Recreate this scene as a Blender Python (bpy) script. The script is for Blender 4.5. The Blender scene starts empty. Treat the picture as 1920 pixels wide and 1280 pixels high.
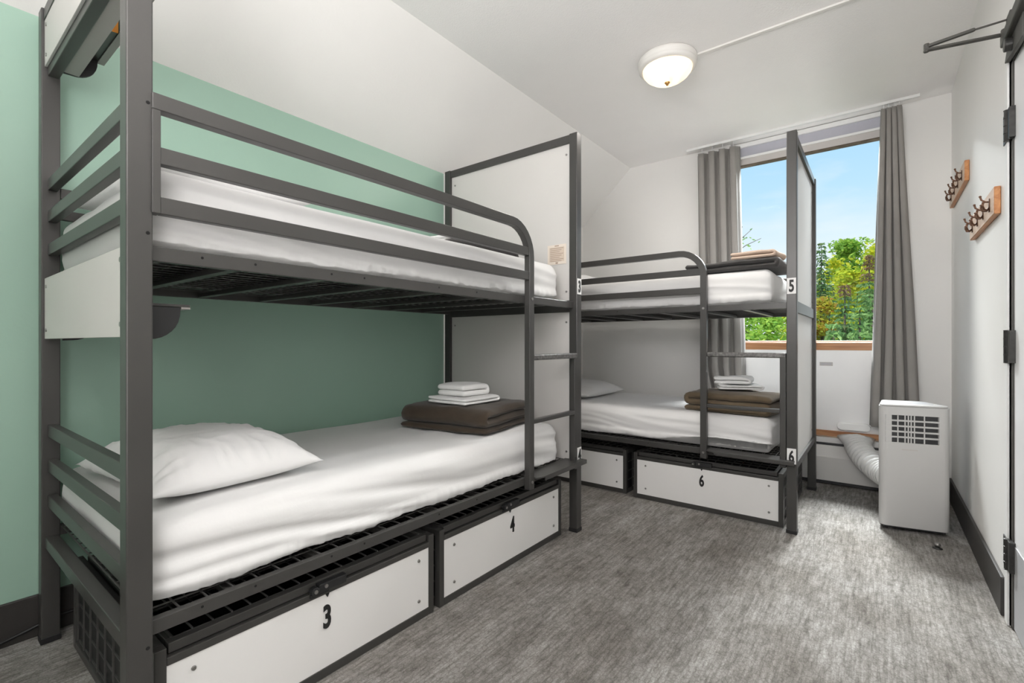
import bpy, bmesh, math, random
from mathutils import Vector, Matrix, noise

S = bpy.context.scene
COL = S.collection
PI = math.pi

# ------------------------------------------------------------------ camera, world, lights, exposure
cam_d = bpy.data.cameras.new('camera')
cam_d.sensor_width = 36.0
cam_d.lens = 895.0 / 1920.0 * 36.0
cam_d.shift_y = 2.0 / 1920.0
cam_d.clip_start = 0.02
cam_d.clip_end = 500
cam = bpy.data.objects.new('camera', cam_d)
cam.location = (0, 0, 1.06)
cam.rotation_euler = (PI / 2, 0, math.atan(688.0 / 895.0))
COL.objects.link(cam)
S.camera = cam

S.view_settings.view_transform = 'Standard'
S.view_settings.look = 'None'
S.view_settings.exposure = 0.13
S.view_settings.gamma = 1.0
S.view_settings.use_curve_mapping = False
S.cycles.use_denoising = True
S.cycles.max_bounces = 10
S.cycles.diffuse_bounces = 6
S.cycles.transparent_max_bounces = 12
S.cycles.sample_clamp_indirect = 6.0
S.cycles.caustics_reflective = False
S.cycles.caustics_refractive = False

world = bpy.data.worlds.new('sky')
S.world = world
world.use_nodes = True
wn = world.node_tree.nodes
wl = world.node_tree.links
wn.clear()
w_out = wn.new('ShaderNodeOutputWorld')
w_bg = wn.new('ShaderNodeBackground')
w_tc = wn.new('ShaderNodeTexCoord')
w_sep = wn.new('ShaderNodeSeparateXYZ')
w_ramp = wn.new('ShaderNodeValToRGB')
w_noise = wn.new('ShaderNodeTexNoise')
w_map = wn.new('ShaderNodeMapping')
w_mix = wn.new('ShaderNodeMixRGB')
w_cr = wn.new('ShaderNodeValToRGB')
w_ramp.color_ramp.elements[0].position = 0.0
w_ramp.color_ramp.elements[0].color = (0.90, 0.94, 0.97, 1)
w_ramp.color_ramp.elements[1].position = 0.42
w_ramp.color_ramp.elements[1].color = (0.36, 0.65, 0.94, 1)
e = w_ramp.color_ramp.elements.new(0.16)
e.color = (0.80, 0.90, 0.97, 1)
e = w_ramp.color_ramp.elements.new(0.26)
e.color = (0.52, 0.77, 0.96, 1)
w_map.inputs['Scale'].default_value = (3, 3, 9)
w_noise.inputs['Scale'].default_value = 2.2
w_noise.inputs['Detail'].default_value = 6
w_cr.color_ramp.elements[0].position = 0.55
w_cr.color_ramp.elements[0].color = (0, 0, 0, 1)
w_cr.color_ramp.elements[1].position = 0.85
w_cr.color_ramp.elements[1].color = (0.6, 0.6, 0.6, 1)
w_mix.inputs['Color2'].default_value = (0.88, 0.92, 0.96, 1)
wl.new(w_tc.outputs['Generated'], w_sep.inputs[0])
wl.new(w_sep.outputs['Z'], w_ramp.inputs[0])
wl.new(w_tc.outputs['Generated'], w_map.inputs[0])
wl.new(w_map.outputs[0], w_noise.inputs['Vector'])
wl.new(w_noise.outputs['Fac'], w_cr.inputs[0])
wl.new(w_cr.outputs[0], w_mix.inputs['Fac'])
wl.new(w_ramp.outputs[0], w_mix.inputs['Color1'])
wl.new(w_mix.outputs[0], w_bg.inputs['Color'])
w_bg.inputs['Strength'].default_value = 1.0
wl.new(w_bg.outputs[0], w_out.inputs[0])


def light(name, kind, loc, energy, color=(1, 1, 1), target=None, **kw):
    d = bpy.data.lights.new(name, kind)
    d.energy = energy
    d.color = color
    for k, v in kw.items():
        setattr(d, k, v)
    o = bpy.data.objects.new(name, d)
    o.location = loc
    if target is not None:
        o.rotation_euler = (Vector(target) - Vector(loc)).to_track_quat('-Z', 'Y').to_euler()
    COL.objects.link(o)
    return o


# sun on the trees, daylight entering at the window, the room's ceiling lamp, and two added fill lights behind the camera
light('sun_light', 'SUN', (0, 0, 20), 4.2, (1.0, 0.97, 0.92), target=(3, 6, 0), angle=math.radians(6))
light('window_daylight', 'AREA', (-0.40, 6.2, 3.75), 960, (0.98, 0.99, 1.0), target=(-0.25, 2.2, 0.0),
      shape='RECTANGLE', size=1.5, size_y=1.0)
light('ceiling_lamp_light', 'AREA', (-0.995, 2.805, 2.57), 10, (1.0, 0.95, 0.89), target=(-0.995, 2.8051, 0),
      shape='DISK', size=0.26)
light('rear_up_fill', 'AREA', (-0.40, -0.50, 1.90), 58, (1.0, 0.98, 0.985), target=(-0.25, 0.25, 2.74),
      shape='RECTANGLE', size=1.0, size_y=0.8)  # unseen fill, added to brighten the ceiling and its bounce
light('rear_side_fill', 'AREA', (0.28, -0.55, 1.05), 15, (1.0, 0.985, 0.975), target=(-1.4, 1.5, 0.7),
      shape='RECTANGLE', size=1.0, size_y=1.2)  # unseen fill, added to lift the lockers and bedding


# ------------------------------------------------------------------ materials
def mat(name, color, rough=0.6, metal=0.0, var=0.0, scale=8.0, bump=0.0, bump_scale=None, stretch=(1, 1, 1),
        spec=0.5, sheen=0.0, emit=None):
    m = bpy.data.materials.new(name)
    m.use_nodes = True
    nt = m.node_tree
    b = nt.nodes['Principled BSDF']
    b.inputs['Base Color'].default_value = (*color, 1)
    b.inputs['Roughness'].default_value = rough
    b.inputs['Metallic'].default_value = metal
    b.inputs['Specular IOR Level'].default_value = spec
    if sheen:
        b.inputs['Sheen Weight'].default_value = sheen
    if emit:
        b.inputs['Emission Color'].default_value = (*emit[0], 1)
        b.inputs['Emission Strength'].default_value = emit[1]
    if var or bump:
        tc = nt.nodes.new('ShaderNodeTexCoord')
        mp = nt.nodes.new('ShaderNodeMapping')
        mp.inputs['Scale'].default_value = stretch
        nt.links.new(tc.outputs['Object'], mp.inputs[0])
    if var:
        n = nt.nodes.new('ShaderNodeTexNoise')
        n.inputs['Scale'].default_value = scale
        n.inputs['Detail'].default_value = 5
        nt.links.new(mp.outputs[0], n.inputs['Vector'])
        r = nt.nodes.new('ShaderNodeValToRGB')
        r.color_ramp.elements[0].position = 0.3
        r.color_ramp.elements[1].position = 0.7
        r.color_ramp.elements[0].color = (*[max(0, c * (1 - var)) for c in color], 1)
        r.color_ramp.elements[1].color = (*[min(1, c * (1 + var)) for c in color], 1)
        nt.links.new(n.outputs['Fac'], r.inputs[0])
        nt.links.new(r.outputs[0], b.inputs['Base Color'])
    if bump:
        n2 = nt.nodes.new('ShaderNodeTexNoise')
        n2.inputs['Scale'].default_value = bump_scale or 120
        n2.inputs['Detail'].default_value = 4
        nt.links.new(mp.outputs[0], n2.inputs['Vector'])
        bp = nt.nodes.new('ShaderNodeBump')
        bp.inputs['Strength'].default_value = bump
        bp.inputs['Distance'].default_value = 0.004
        nt.links.new(n2.outputs['Fac'], bp.inputs['Height'])
        nt.links.new(bp.outputs[0], b.inputs['Normal'])
    return m


M_white = mat('white_wall_paint', (0.80, 0.79, 0.77), 0.45, var=0.015, scale=2, bump=0.10, bump_scale=90)
M_ceil = mat('ceiling_paint', (0.90, 0.885, 0.875), 0.8, var=0.015, scale=2, bump=0.35, bump_scale=160)
M_green = mat('green_wall_paint', (0.315, 0.475, 0.385), 0.42, var=0.02, scale=1.5, bump=0.06, bump_scale=90)
M_base = mat('dark_baseboard_vinyl', (0.034, 0.031, 0.029), 0.45, var=0.06, scale=6)
M_metal = mat('grey_powder_coat', (0.062, 0.060, 0.057), 0.34, metal=0.25, var=0.05, scale=5, bump=0.03, bump_scale=300)
M_worn = mat('worn_rung_metal', (0.16, 0.155, 0.15), 0.35, metal=0.5, var=0.5, scale=70)
M_lgrey = mat('light_grey_enamel', (0.30, 0.285, 0.27), 0.45, var=0.02)
M_black = mat('black_metal', (0.014, 0.014, 0.015), 0.5, var=0.05)
M_wire = mat('mesh_wire', (0.11, 0.108, 0.104), 0.4, metal=0.4)
M_panel = mat('white_laminate_shaded', (0.62, 0.60, 0.58), 0.5, var=0.015, scale=3)  # darker tone holds the shade on the bunk panels
M_panel_lit = mat('white_laminate_lit', (0.80, 0.79, 0.775), 0.5, var=0.015, scale=3)  # same laminate, lighter: light on the locker fronts put into the colour
M_screw = mat('steel_screw', (0.30, 0.29, 0.28), 0.35, metal=0.8)
M_hole = mat('hole_black', (0.004, 0.004, 0.004), 0.9)
M_sheet = mat('white_cotton_sheet', (0.72, 0.715, 0.71), 0.85, var=0.02, scale=4, bump=0.08, bump_scale=60, sheen=0.2)
M_pillow = mat('white_pillowcase', (0.76, 0.755, 0.75), 0.85, var=0.015, scale=5, bump=0.10, bump_scale=45, sheen=0.2)
M_towel = mat('white_terry', (0.83, 0.83, 0.82), 0.95, bump=0.5, bump_scale=350, sheen=0.3)
M_tick = mat('mattress_ticking', (0.55, 0.54, 0.52), 0.9, var=0.25, scale=40, stretch=(1, 1, 1), bump=0.3, bump_scale=80)
M_brown = mat('brown_blanket', (0.046, 0.032, 0.020), 0.95, var=0.12, scale=18, bump=0.3, bump_scale=180, sheen=0.15)
M_tan = mat('olive_brown_blanket', (0.125, 0.092, 0.055), 0.95, var=0.15, scale=14, bump=0.3, bump_scale=180, sheen=0.15)
M_greyb = mat('charcoal_blanket', (0.055, 0.052, 0.050), 0.95, var=0.12, scale=18, bump=0.3, bump_scale=180, sheen=0.15)
M_peach = mat('beige_towel', (0.58, 0.45, 0.36), 0.95, bump=0.4, bump_scale=300)
M_curtain = mat('grey_curtain', (0.275, 0.260, 0.245), 0.75, var=0.04, scale=9, bump=0.1, bump_scale=250, sheen=0.1)
M_plate = mat('number_plate_white', (0.80, 0.79, 0.78), 0.5)
M_ink = mat('black_print', (0.010, 0.010, 0.010), 0.6)
M_pill = mat('white_vent_cover', (0.92, 0.92, 0.91), 0.4)
M_paper = mat('beige_notice_paper', (0.62, 0.52, 0.43), 0.8, var=0.03, scale=20)
M_paper2 = mat('beige_notice_border', (0.74, 0.66, 0.58), 0.8)
M_inkb = mat('brown_print', (0.38, 0.29, 0.23), 0.8)
M_ac = mat('ac_plastic', (0.56, 0.555, 0.545), 0.38, var=0.01, scale=3)
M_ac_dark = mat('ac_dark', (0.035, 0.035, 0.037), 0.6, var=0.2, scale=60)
M_hose = mat('hose_plastic', (0.62, 0.615, 0.60), 0.42)
M_heater = mat('heater_enamel', (0.66, 0.65, 0.63), 0.42, var=0.01)
M_trimw = mat('white_trim', (0.80, 0.80, 0.79), 0.4, var=0.01)
M_board = mat('white_insert_board', (0.90, 0.895, 0.895), 0.5, var=0.01)
M_frame_lav = mat('grey_blind_cassette', (0.46, 0.46, 0.52), 0.55, var=0.03)
M_taupe = mat('taupe_frame', (0.52, 0.49, 0.47), 0.5, var=0.03)
M_door = mat('door_paint', (0.86, 0.86, 0.87), 0.35, var=0.02, scale=2)
M_kick = mat('brushed_kick_plate', (0.52, 0.53, 0.55), 0.38, metal=0.3, var=0.05, stretch=(1, 1, 30))
M_jamb = mat('dark_jamb', (0.060, 0.058, 0.052), 0.5, var=0.04)
M_hinge = mat('hinge_bronze', (0.045, 0.044, 0.042), 0.35, metal=0.5, var=0.2, scale=60)
M_rim = mat('lamp_rim_white', (0.80, 0.78, 0.75), 0.5)
M_brass = mat('brass_finial', (0.55, 0.30, 0.10), 0.35, metal=0.6)
M_orange = mat('orange_sticker', (1.0, 0.33, 0.02), 0.5)
M_hook = mat('copper_hook', (0.16, 0.085, 0.055), 0.3, metal=0.8, var=0.1)
M_bark = mat('bark', (0.11, 0.085, 0.065), 0.9, var=0.3, scale=20)
M_rock = mat('pale_rock', (0.7, 0.7, 0.7), 0.9, var=0.15)


def wood_mat(name, c1, c2, axis=1):
    m = bpy.data.materials.new(name)
    m.use_nodes = True
    nt = m.node_tree
    b = nt.nodes['Principled BSDF']
    b.inputs['Roughness'].default_value = 0.42
    tc = nt.nodes.new('ShaderNodeTexCoord')
    mp = nt.nodes.new('ShaderNodeMapping')
    s = [40, 40, 40]
    s[axis] = 2.5
    mp.inputs['Scale'].default_value = s
    n = nt.nodes.new('ShaderNodeTexNoise')
    n.inputs['Scale'].default_value = 1.4
    n.inputs['Detail'].default_value = 6
    n.inputs['Distortion'].default_value = 0.6
    r = nt.nodes.new('ShaderNodeValToRGB')
    r.color_ramp.elements[0].position = 0.35
    r.color_ramp.elements[0].color = (*c1, 1)
    r.color_ramp.elements[1].position = 0.65
    r.color_ramp.elements[1].color = (*c2, 1)
    nt.links.new(tc.outputs['Object'], mp.inputs[0])
    nt.links.new(mp.outputs[0], n.inputs['Vector'])
    nt.links.new(n.outputs['Fac'], r.inputs[0])
    nt.links.new(r.outputs[0], b.inputs['Base Color'])
    return m


M_wood = wood_mat('rack_wood', (0.42, 0.16, 0.05), (0.58, 0.27, 0.10), 1)
M_face = wood_mat('rack_face_wood', (0.60, 0.42, 0.30), (0.70, 0.54, 0.42), 1)
M_sillwood = wood_mat('sill_wood', (0.36, 0.15, 0.06), (0.52, 0.26, 0.12), 0)


def carpet_mat():
    m = bpy.data.materials.new('grey_carpet')
    m.use_nodes = True
    nt = m.node_tree
    b = nt.nodes['Principled BSDF']
    b.inputs['Roughness'].default_value = 0.95
    b.inputs['Specular IOR Level'].default_value = 0.15
    tc = nt.nodes.new('ShaderNodeTexCoord')

    def nz(scale_vec, scale, detail, rough=0.6):
        mp = nt.nodes.new('ShaderNodeMapping')
        mp.inputs['Scale'].default_value = scale_vec
        n = nt.nodes.new('ShaderNodeTexNoise')
        n.inputs['Scale'].default_value = scale
        n.inputs['Detail'].default_value = detail
        n.inputs['Roughness'].default_value = rough
        nt.links.new(tc.outputs['Object'], mp.inputs[0])
        nt.links.new(mp.outputs[0], n.inputs['Vector'])
        return n.outputs['Fac']

    def ramp(f, p0, c0, p1, c1):
        r = nt.nodes.new('ShaderNodeValToRGB')
        r.color_ramp.elements[0].position = p0
        r.color_ramp.elements[0].color = (*c0, 1)
        r.color_ramp.elements[1].position = p1
        r.color_ramp.elements[1].color = (*c1, 1)
        nt.links.new(f, r.inputs[0])
        return r.outputs[0]

    def mix(kind, fac, a, bb):
        x = nt.nodes.new('ShaderNodeMixRGB')
        x.blend_type = kind
        x.inputs[0].default_value = fac
        nt.links.new(a, x.inputs[1])
        nt.links.new(bb, x.inputs[2])
        return x.outputs[0]
    streak = ramp(nz((90, 7, 1), 1.0, 5, 0.7), 0.34, (0.22, 0.21, 0.198), 0.66, (0.42, 0.41, 0.395))
    blot = ramp(nz((30, 17, 1), 1.0, 4, 0.75), 0.36, (0.66, 0.65, 0.64), 0.54, (1, 1, 1))
    band = ramp(nz((9, 1.3, 1), 1.0, 4, 0.65), 0.34, (0.72, 0.71, 0.695), 0.66, (1.12, 1.12, 1.12))
    patch = ramp(nz((1.0, 0.7, 1), 2.6, 4), 0.36, (0.74, 0.715, 0.685), 0.64, (1.10, 1.10, 1.10))
    fine = ramp(nz((1, 1, 1), 210, 2), 0.3, (0.70, 0.70, 0.70), 0.7, (1.15, 1.15, 1.15))
    mpv = nt.nodes.new('ShaderNodeMapping')
    mpv.inputs['Scale'].default_value = (62, 42, 1)
    vo = nt.nodes.new('ShaderNodeTexVoronoi')
    vo.feature = 'DISTANCE_TO_EDGE'
    vo.inputs['Scale'].default_value = 1.0
    nd = nt.nodes.new('ShaderNodeTexNoise')
    nd.inputs['Scale'].default_value = 60
    va = nt.nodes.new('ShaderNodeMixRGB')
    va.inputs[0].default_value = 0.012
    nt.links.new(tc.outputs['Object'], nd.inputs['Vector'])
    nt.links.new(tc.outputs['Object'], va.inputs[1])
    nt.links.new(nd.outputs['Color'], va.inputs[2])
    nt.links.new(va.outputs[0], mpv.inputs[0])
    nt.links.new(mpv.outputs[0], vo.inputs['Vector'])
    crack = ramp(vo.outputs['Distance'], 0.02, (0.62, 0.61, 0.60), 0.12, (1, 1, 1))
    c = mix('MULTIPLY', 0.8, streak, blot)
    c = mix('MULTIPLY', 0.9, c, band)
    c = mix('MULTIPLY', 1.0, c, patch)
    c = mix('MULTIPLY', 0.55, c, crack)
    c = mix('MULTIPLY', 0.75, c, fine)
    nt.links.new(c, b.inputs['Base Color'])
    bp = nt.nodes.new('ShaderNodeBump')
    bp.inputs['Strength'].default_value = 0.5
    bp.inputs['Distance'].default_value = 0.004
    nt.links.new(nz((1, 1, 1), 220, 2), bp.inputs['Height'])
    nt.links.new(bp.outputs[0], b.inputs['Normal'])
    return m


M_carpet = carpet_mat()


def glass_mat():
    m = bpy.data.materials.new('window_glass')
    m.use_nodes = True
    nt = m.node_tree
    nt.nodes.clear()
    out = nt.nodes.new('ShaderNodeOutputMaterial')
    t = nt.nodes.new('ShaderNodeBsdfTransparent')
    t.inputs[0].default_value = (0.97, 0.985, 0.98, 1)
    g = nt.nodes.new('ShaderNodeBsdfGlossy')
    g.inputs['Roughness'].default_value = 0.02
    mx = nt.nodes.new('ShaderNodeMixShader')
    mx.inputs[0].default_value = 0.0004
    nt.links.new(t.outputs[0], mx.inputs[1])
    nt.links.new(g.outputs[0], mx.inputs[2])
    nt.links.new(mx.outputs[0], out.inputs[0])
    return m


M_glass = glass_mat()


def lamp_mat():
    m = bpy.data.materials.new('alabaster_lamp_glass')
    m.use_nodes = True
    nt = m.node_tree
    b = nt.nodes['Principled BSDF']
    tc = nt.nodes.new('ShaderNodeTexCoord')
    n = nt.nodes.new('ShaderNodeTexNoise')
    n.inputs['Scale'].default_value = 7
    n.inputs['Detail'].default_value = 3
    n.inputs['Distortion'].default_value = 1.0
    r = nt.nodes.new('ShaderNodeValToRGB')
    r.color_ramp.elements[0].position = 0.3
    r.color_ramp.elements[0].color = (1.0, 0.62, 0.28, 1)
    r.color_ramp.elements[1].position = 0.6
    r.color_ramp.elements[1].color = (1.0, 0.86, 0.60, 1)
    nt.links.new(tc.outputs['Object'], n.inputs['Vector'])
    nt.links.new(n.outputs['Fac'], r.inputs[0])
    nt.links.new(r.outputs[0], b.inputs['Emission Color'])
    b.inputs['Base Color'].default_value = (0.85, 0.78, 0.66, 1)
    b.inputs['Emission Strength'].default_value = 1.12
    b.inputs['Roughness'].default_value = 0.3
    return m


M_lampglass = lamp_mat()


def leaf_mat(name, cols):
    m = bpy.data.materials.new(name)
    m.use_nodes = True
    nt = m.node_tree
    nt.nodes.clear()
    out = nt.nodes.new('ShaderNodeOutputMaterial')
    g = nt.nodes.new('ShaderNodeNewGeometry')
    r = nt.nodes.new('ShaderNodeValToRGB')
    r.color_ramp.elements[0].position = 0.0
    r.color_ramp.elements[0].color = (*cols[0], 1)
    r.color_ramp.elements[1].position = 1.0
    r.color_ramp.elements[1].color = (*cols[-1], 1)
    for i, c in enumerate(cols[1:-1]):
        q = r.color_ramp.elements.new((i + 1) / (len(cols) - 1))
        q.color = (*c, 1)
    d = nt.nodes.new('ShaderNodeBsdfDiffuse')
    t = nt.nodes.new('ShaderNodeBsdfTranslucent')
    mx = nt.nodes.new('ShaderNodeMixShader')
    mx.inputs[0].default_value = 0.45
    nt.links.new(g.outputs['Random Per Island'], r.inputs[0])
    nt.links.new(r.outputs[0], d.inputs[0])
    nt.links.new(r.outputs[0], t.inputs[0])
    nt.links.new(d.outputs[0], mx.inputs[1])
    nt.links.new(t.outputs[0], mx.inputs[2])
    nt.links.new(mx.outputs[0], out.inputs[0])
    return m


L_yel = leaf_mat('yellow_green_leaves', [(0.36, 0.50, 0.05), (0.62, 0.66, 0.06), (0.80, 0.70, 0.07), (0.45, 0.60, 0.09)])
L_grn = leaf_mat('bright_green_leaves', [(0.20, 0.40, 0.07), (0.42, 0.60, 0.10), (0.30, 0.50, 0.10), (0.55, 0.65, 0.12)])
L_spr = leaf_mat('spruce_needles', [(0.13, 0.26, 0.09), (0.26, 0.42, 0.14), (0.40, 0.56, 0.22), (0.18, 0.32, 0.12)])
L_drk = leaf_mat('dark_spruce_needles', [(0.09, 0.17, 0.07), (0.17, 0.30, 0.12), (0.26, 0.40, 0.17), (0.22, 0.22, 0.10)])
L_aut = leaf_mat('autumn_leaves', [(0.55, 0.50, 0.06), (0.62, 0.30, 0.08), (0.40, 0.50, 0.08), (0.70, 0.60, 0.10)])
L_brn = leaf_mat('brown_cone_tips', [(0.26, 0.15, 0.08), (0.34, 0.22, 0.12), (0.22, 0.20, 0.10)])
M_lawn = mat('rough_grass', (0.10, 0.115, 0.06), 0.95, var=0.4, scale=3)


# ------------------------------------------------------------------ helpers
def link(name, me, material, parent=None, smooth=False):
    if material is not None and len(me.materials) == 0:
        me.materials.append(material)
    if smooth:
        for p in me.polygons:
            p.use_smooth = True
    o = bpy.data.objects.new(name, me)
    COL.objects.link(o)
    if parent is not None:
        o.parent = parent
    return o


def bevel(o, w=0.002, seg=2):
    md = o.modifiers.new('bevel', 'BEVEL')
    md.width = w
    md.segments = seg
    md.limit_method = 'ANGLE'
    md.angle_limit = math.radians(40)
    return o


class MB:
    def __init__(self):
        self.bm = bmesh.new()

    def box(self, x0, x1, y0, y1, z0, z1, mtx=None):
        v = [self.bm.verts.new((x, y, z)) for z in (z0, z1) for y in (y0, y1) for x in (x0, x1)]
        if mtx is not None:
            for q in v:
                q.co = mtx @ q.co
        for f in ((0, 2, 3, 1), (4, 5, 7, 6), (0, 1, 5, 4), (2, 6, 7, 3), (0, 4, 6, 2), (1, 3, 7, 5)):
            self.bm.faces.new([v[i] for i in f])
        return self

    def prism(self, pts, axis, a0, a1):
        """pts: 2D outline in the plane of the other two axes, extruded along axis from a0 to a1"""
        def P(p, a):
            if axis == 0:
                return (a, p[0], p[1])
            if axis == 1:
                return (p[0], a, p[1])
            return (p[0], p[1], a)
        A = [self.bm.verts.new(P(p, a0)) for p in pts]
        B = [self.bm.verts.new(P(p, a1)) for p in pts]
        n = len(pts)
        self.bm.faces.new(A[::-1])
        self.bm.faces.new(B)
        for i in range(n):
            self.bm.faces.new((A[i], A[(i + 1) % n], B[(i + 1) % n], B[i]))
        return self

    def cyl(self, p0, p1, r0, r1=None, n=12, caps=True):
        r1 = r0 if r1 is None else r1
        p0 = Vector(p0)
        p1 = Vector(p1)
        d = (p1 - p0).normalized()
        u = d.orthogonal().normalized()
        w = d.cross(u)
        A = []
        B = []
        for i in range(n):
            a = 2 * PI * i / n
            k = u * math.cos(a) + w * math.sin(a)
            A.append(self.bm.verts.new(p0 + k * r0))
            B.append(self.bm.verts.new(p1 + k * r1))
        for i in range(n):
            self.bm.faces.new((A[i], A[(i + 1) % n], B[(i + 1) % n], B[i]))
        if caps:
            self.bm.faces.new(A[::-1])
            self.bm.faces.new(B)
        return self

    def tube(self, pts, rad, n=8):
        """round tube along pts; rad a number or a list"""
        pts = [Vector(p) for p in pts]
        rr = rad if isinstance(rad, (list, tuple)) else [rad] * len(pts)
        rings = []
        u = None
        for i, p in enumerate(pts):
            d = (pts[min(i + 1, len(pts) - 1)] - pts[max(i - 1, 0)]).normalized()
            if u is None:
                u = d.orthogonal().normalized()
            else:
                u = (u - d * u.dot(d)).normalized()
            w = d.cross(u)
            rings.append([self.bm.verts.new(p + (u * math.cos(2 * PI * k / n) + w * math.sin(2 * PI * k / n)) * rr[i])
                          for k in range(n)])
        for a, b in zip(rings[:-1], rings[1:]):
            for k in range(n):
                self.bm.faces.new((a[k], a[(k + 1) % n], b[(k + 1) % n], b[k]))
        self.bm.faces.new(rings[0][::-1])
        self.bm.faces.new(rings[-1])
        return self

    def lathe(self, prof, n=32, center=(0, 0, 0)):
        """prof: list of (r, z) from first to last"""
        cx, cy, cz = center
        rings = []
        for r, z in prof:
            if r < 1e-6:
                rings.append([self.bm.verts.new((cx, cy, cz + z))])
            else:
                rings.append([self.bm.verts.new((cx + r * math.cos(2 * PI * k / n), cy + r * math.sin(2 * PI * k / n), cz + z))
                              for k in range(n)])
        for a, b in zip(rings[:-1], rings[1:]):
            for k in range(n):
                j = (k + 1) % n
                if len(a) == 1 and len(b) == 1:
                    continue
                if len(a) == 1:
                    self.bm.faces.new((a[0], b[j], b[k]))
                elif len(b) == 1:
                    self.bm.faces.new((a[k], a[j], b[0]))
                else:
                    self.bm.faces.new((a[k], a[j], b[j], b[k]))
        return self

    def mesh(self, name):
        bmesh.ops.recalc_face_normals(self.bm, faces=self.bm.faces[:])
        me = bpy.data.meshes.new(name)
        self.bm.to_mesh(me)
        self.bm.free()
        return me

    def build(self, name, material, parent=None, smooth=False, bev=0):
        o = link(name, self.mesh(name), material, parent, smooth)
        if bev:
            bevel(o, bev)
        return o


def box(name, m, x0, x1, y0, y1, z0, z1, parent=None, bev=0):
    return MB().box(x0, x1, y0, y1, z0, z1).build(name, m, parent, False, bev)


def structure(o, label=None):
    o['kind'] = 'structure'
    if label:
        o['label'] = label
    return o


def tag(o, label, cat, group=None):
    o['label'] = label
    o['category'] = cat
    if group:
        o['group'] = group
    return o


def thing(name, label, cat, loc=(0, 0, 0), rz=0.0, group=None):
    o = bpy.data.objects.new(name, None)
    o.empty_display_size = 0.1
    o.location = loc
    o.rotation_euler = (0, 0, rz)
    COL.objects.link(o)
    return tag(o, label, cat, group)


def children(o):
    return [c for c in bpy.data.objects if c.parent == o]


def copy_tree(o, parent=None):
    c = o.copy()
    COL.objects.link(c)
    if parent is not None:
        c.parent = parent
    for ch in children(o):
        copy_tree(ch, c)
    return c


def glyph_mesh(txt, height, bold=0.018, squeeze=0.62):
    cu = bpy.data.curves.new('glyph', 'FONT')
    cu.body = txt
    cu.size = 1.0
    cu.offset = bold
    cu.extrude = 0.002 / height
    cu.align_x = 'CENTER'
    cu.align_y = 'CENTER'
    cu.resolution_u = 4
    ob = bpy.data.objects.new('glyph', cu)
    COL.objects.link(ob)
    dg = bpy.context.evaluated_depsgraph_get()
    me = bpy.data.meshes.new_from_object(ob.evaluated_get(dg))
    bpy.data.objects.remove(ob)
    bpy.data.curves.remove(cu)
    xs = [v.co.x for v in me.vertices]
    ys = [v.co.y for v in me.vertices]
    cx, cy = (min(xs) + max(xs)) / 2, (min(ys) + max(ys)) / 2
    k = height / (max(ys) - min(ys))
    for v in me.vertices:
        v.co = Vector(((v.co.x - cx) * k * squeeze, (v.co.y - cy) * k, v.co.z * k))
    me.materials.clear()
    return me


def glyph(name, txt, height, loc, rot, parent, m=None, bold=0.018, squeeze=0.62):
    o = link(name, glyph_mesh(txt, height, bold, squeeze), m or M_ink, parent)
    o.location = loc
    o.rotation_euler = rot
    return o


def N(x, y, z):
    return noise.noise(Vector((x, y, z)))


# ------------------------------------------------------------------ room shell
XL, XR, YF, YB, ZC = -2.42, 0.387, 4.345, -1.25, 2.74
structure(box('floor', M_carpet, XL - 0.1, XR + 0.1, YB - 0.1, YF + 0.1, -0.08, 0.0))
structure(box('ceiling', M_ceil, -1.90, XR + 0.1, YB - 0.1, YF + 0.12, ZC, ZC + 0.08))
structure(box('wall_left', M_green, XL - 0.1, XL, YB - 0.1, 2.362, 0.0, 2.243), 'green painted stretch of the left wall')
structure(box('wall_left', M_white, XL - 0.1, XL, 2.362, YF + 0.1, 0.0, 2.243), 'white stretch of the left wall beyond the nearer bunk')
sl = MB()
sl.prism([(XL, 2.243), (-1.90, ZC), (-1.90, ZC + 0.08), (XL - 0.1, ZC + 0.08), (XL - 0.1, 2.243)], 1, YB - 0.1, YF + 0.12)
structure(sl.build('wall_slope', M_white))
structure(box('wall_back', M_white, XL - 0.1, XR + 0.1, YB - 0.1, YB, 0, ZC))
# far wall with the window opening (x -1.00..0.06, z 0.39..2.74)
WX0, WX1 = -1.00, 0.06
fw = MB()
fw.box(XL, WX0, YF, YF + 0.12, 0, ZC)
fw.box(WX1, XR + 0.1, YF, YF + 0.12, 0, ZC)
fw.box(WX0, WX1, YF, YF + 0.12, 0, 0.34)
structure(fw.build('wall_far', M_white))
# right wall with the door opening
DY0, DY1, DZ = 1.62, 2.55, 2.11
rw = MB()
rw.box(XR, XR + 0.12, DY1, YF, 0, ZC)
rw.box(XR, XR + 0.12, YB, DY0, 0, ZC)
rw.box(XR, XR + 0.12, DY0, DY1, DZ, ZC)
structure(rw.build('wall_right', M_white))
structure(box('baseboard_left', M_base, XL, XL + 0.012, YB, YF, 0, 0.15, bev=0.003))
structure(box('baseboard_right', M_base, XR - 0.012, XR, 2.63, YF, 0, 0.15, bev=0.003))
structure(box('baseboard_far', M_base, 0.27, XR - 0.012, YF - 0.012, YF, 0, 0.15, bev=0.003))

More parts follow.
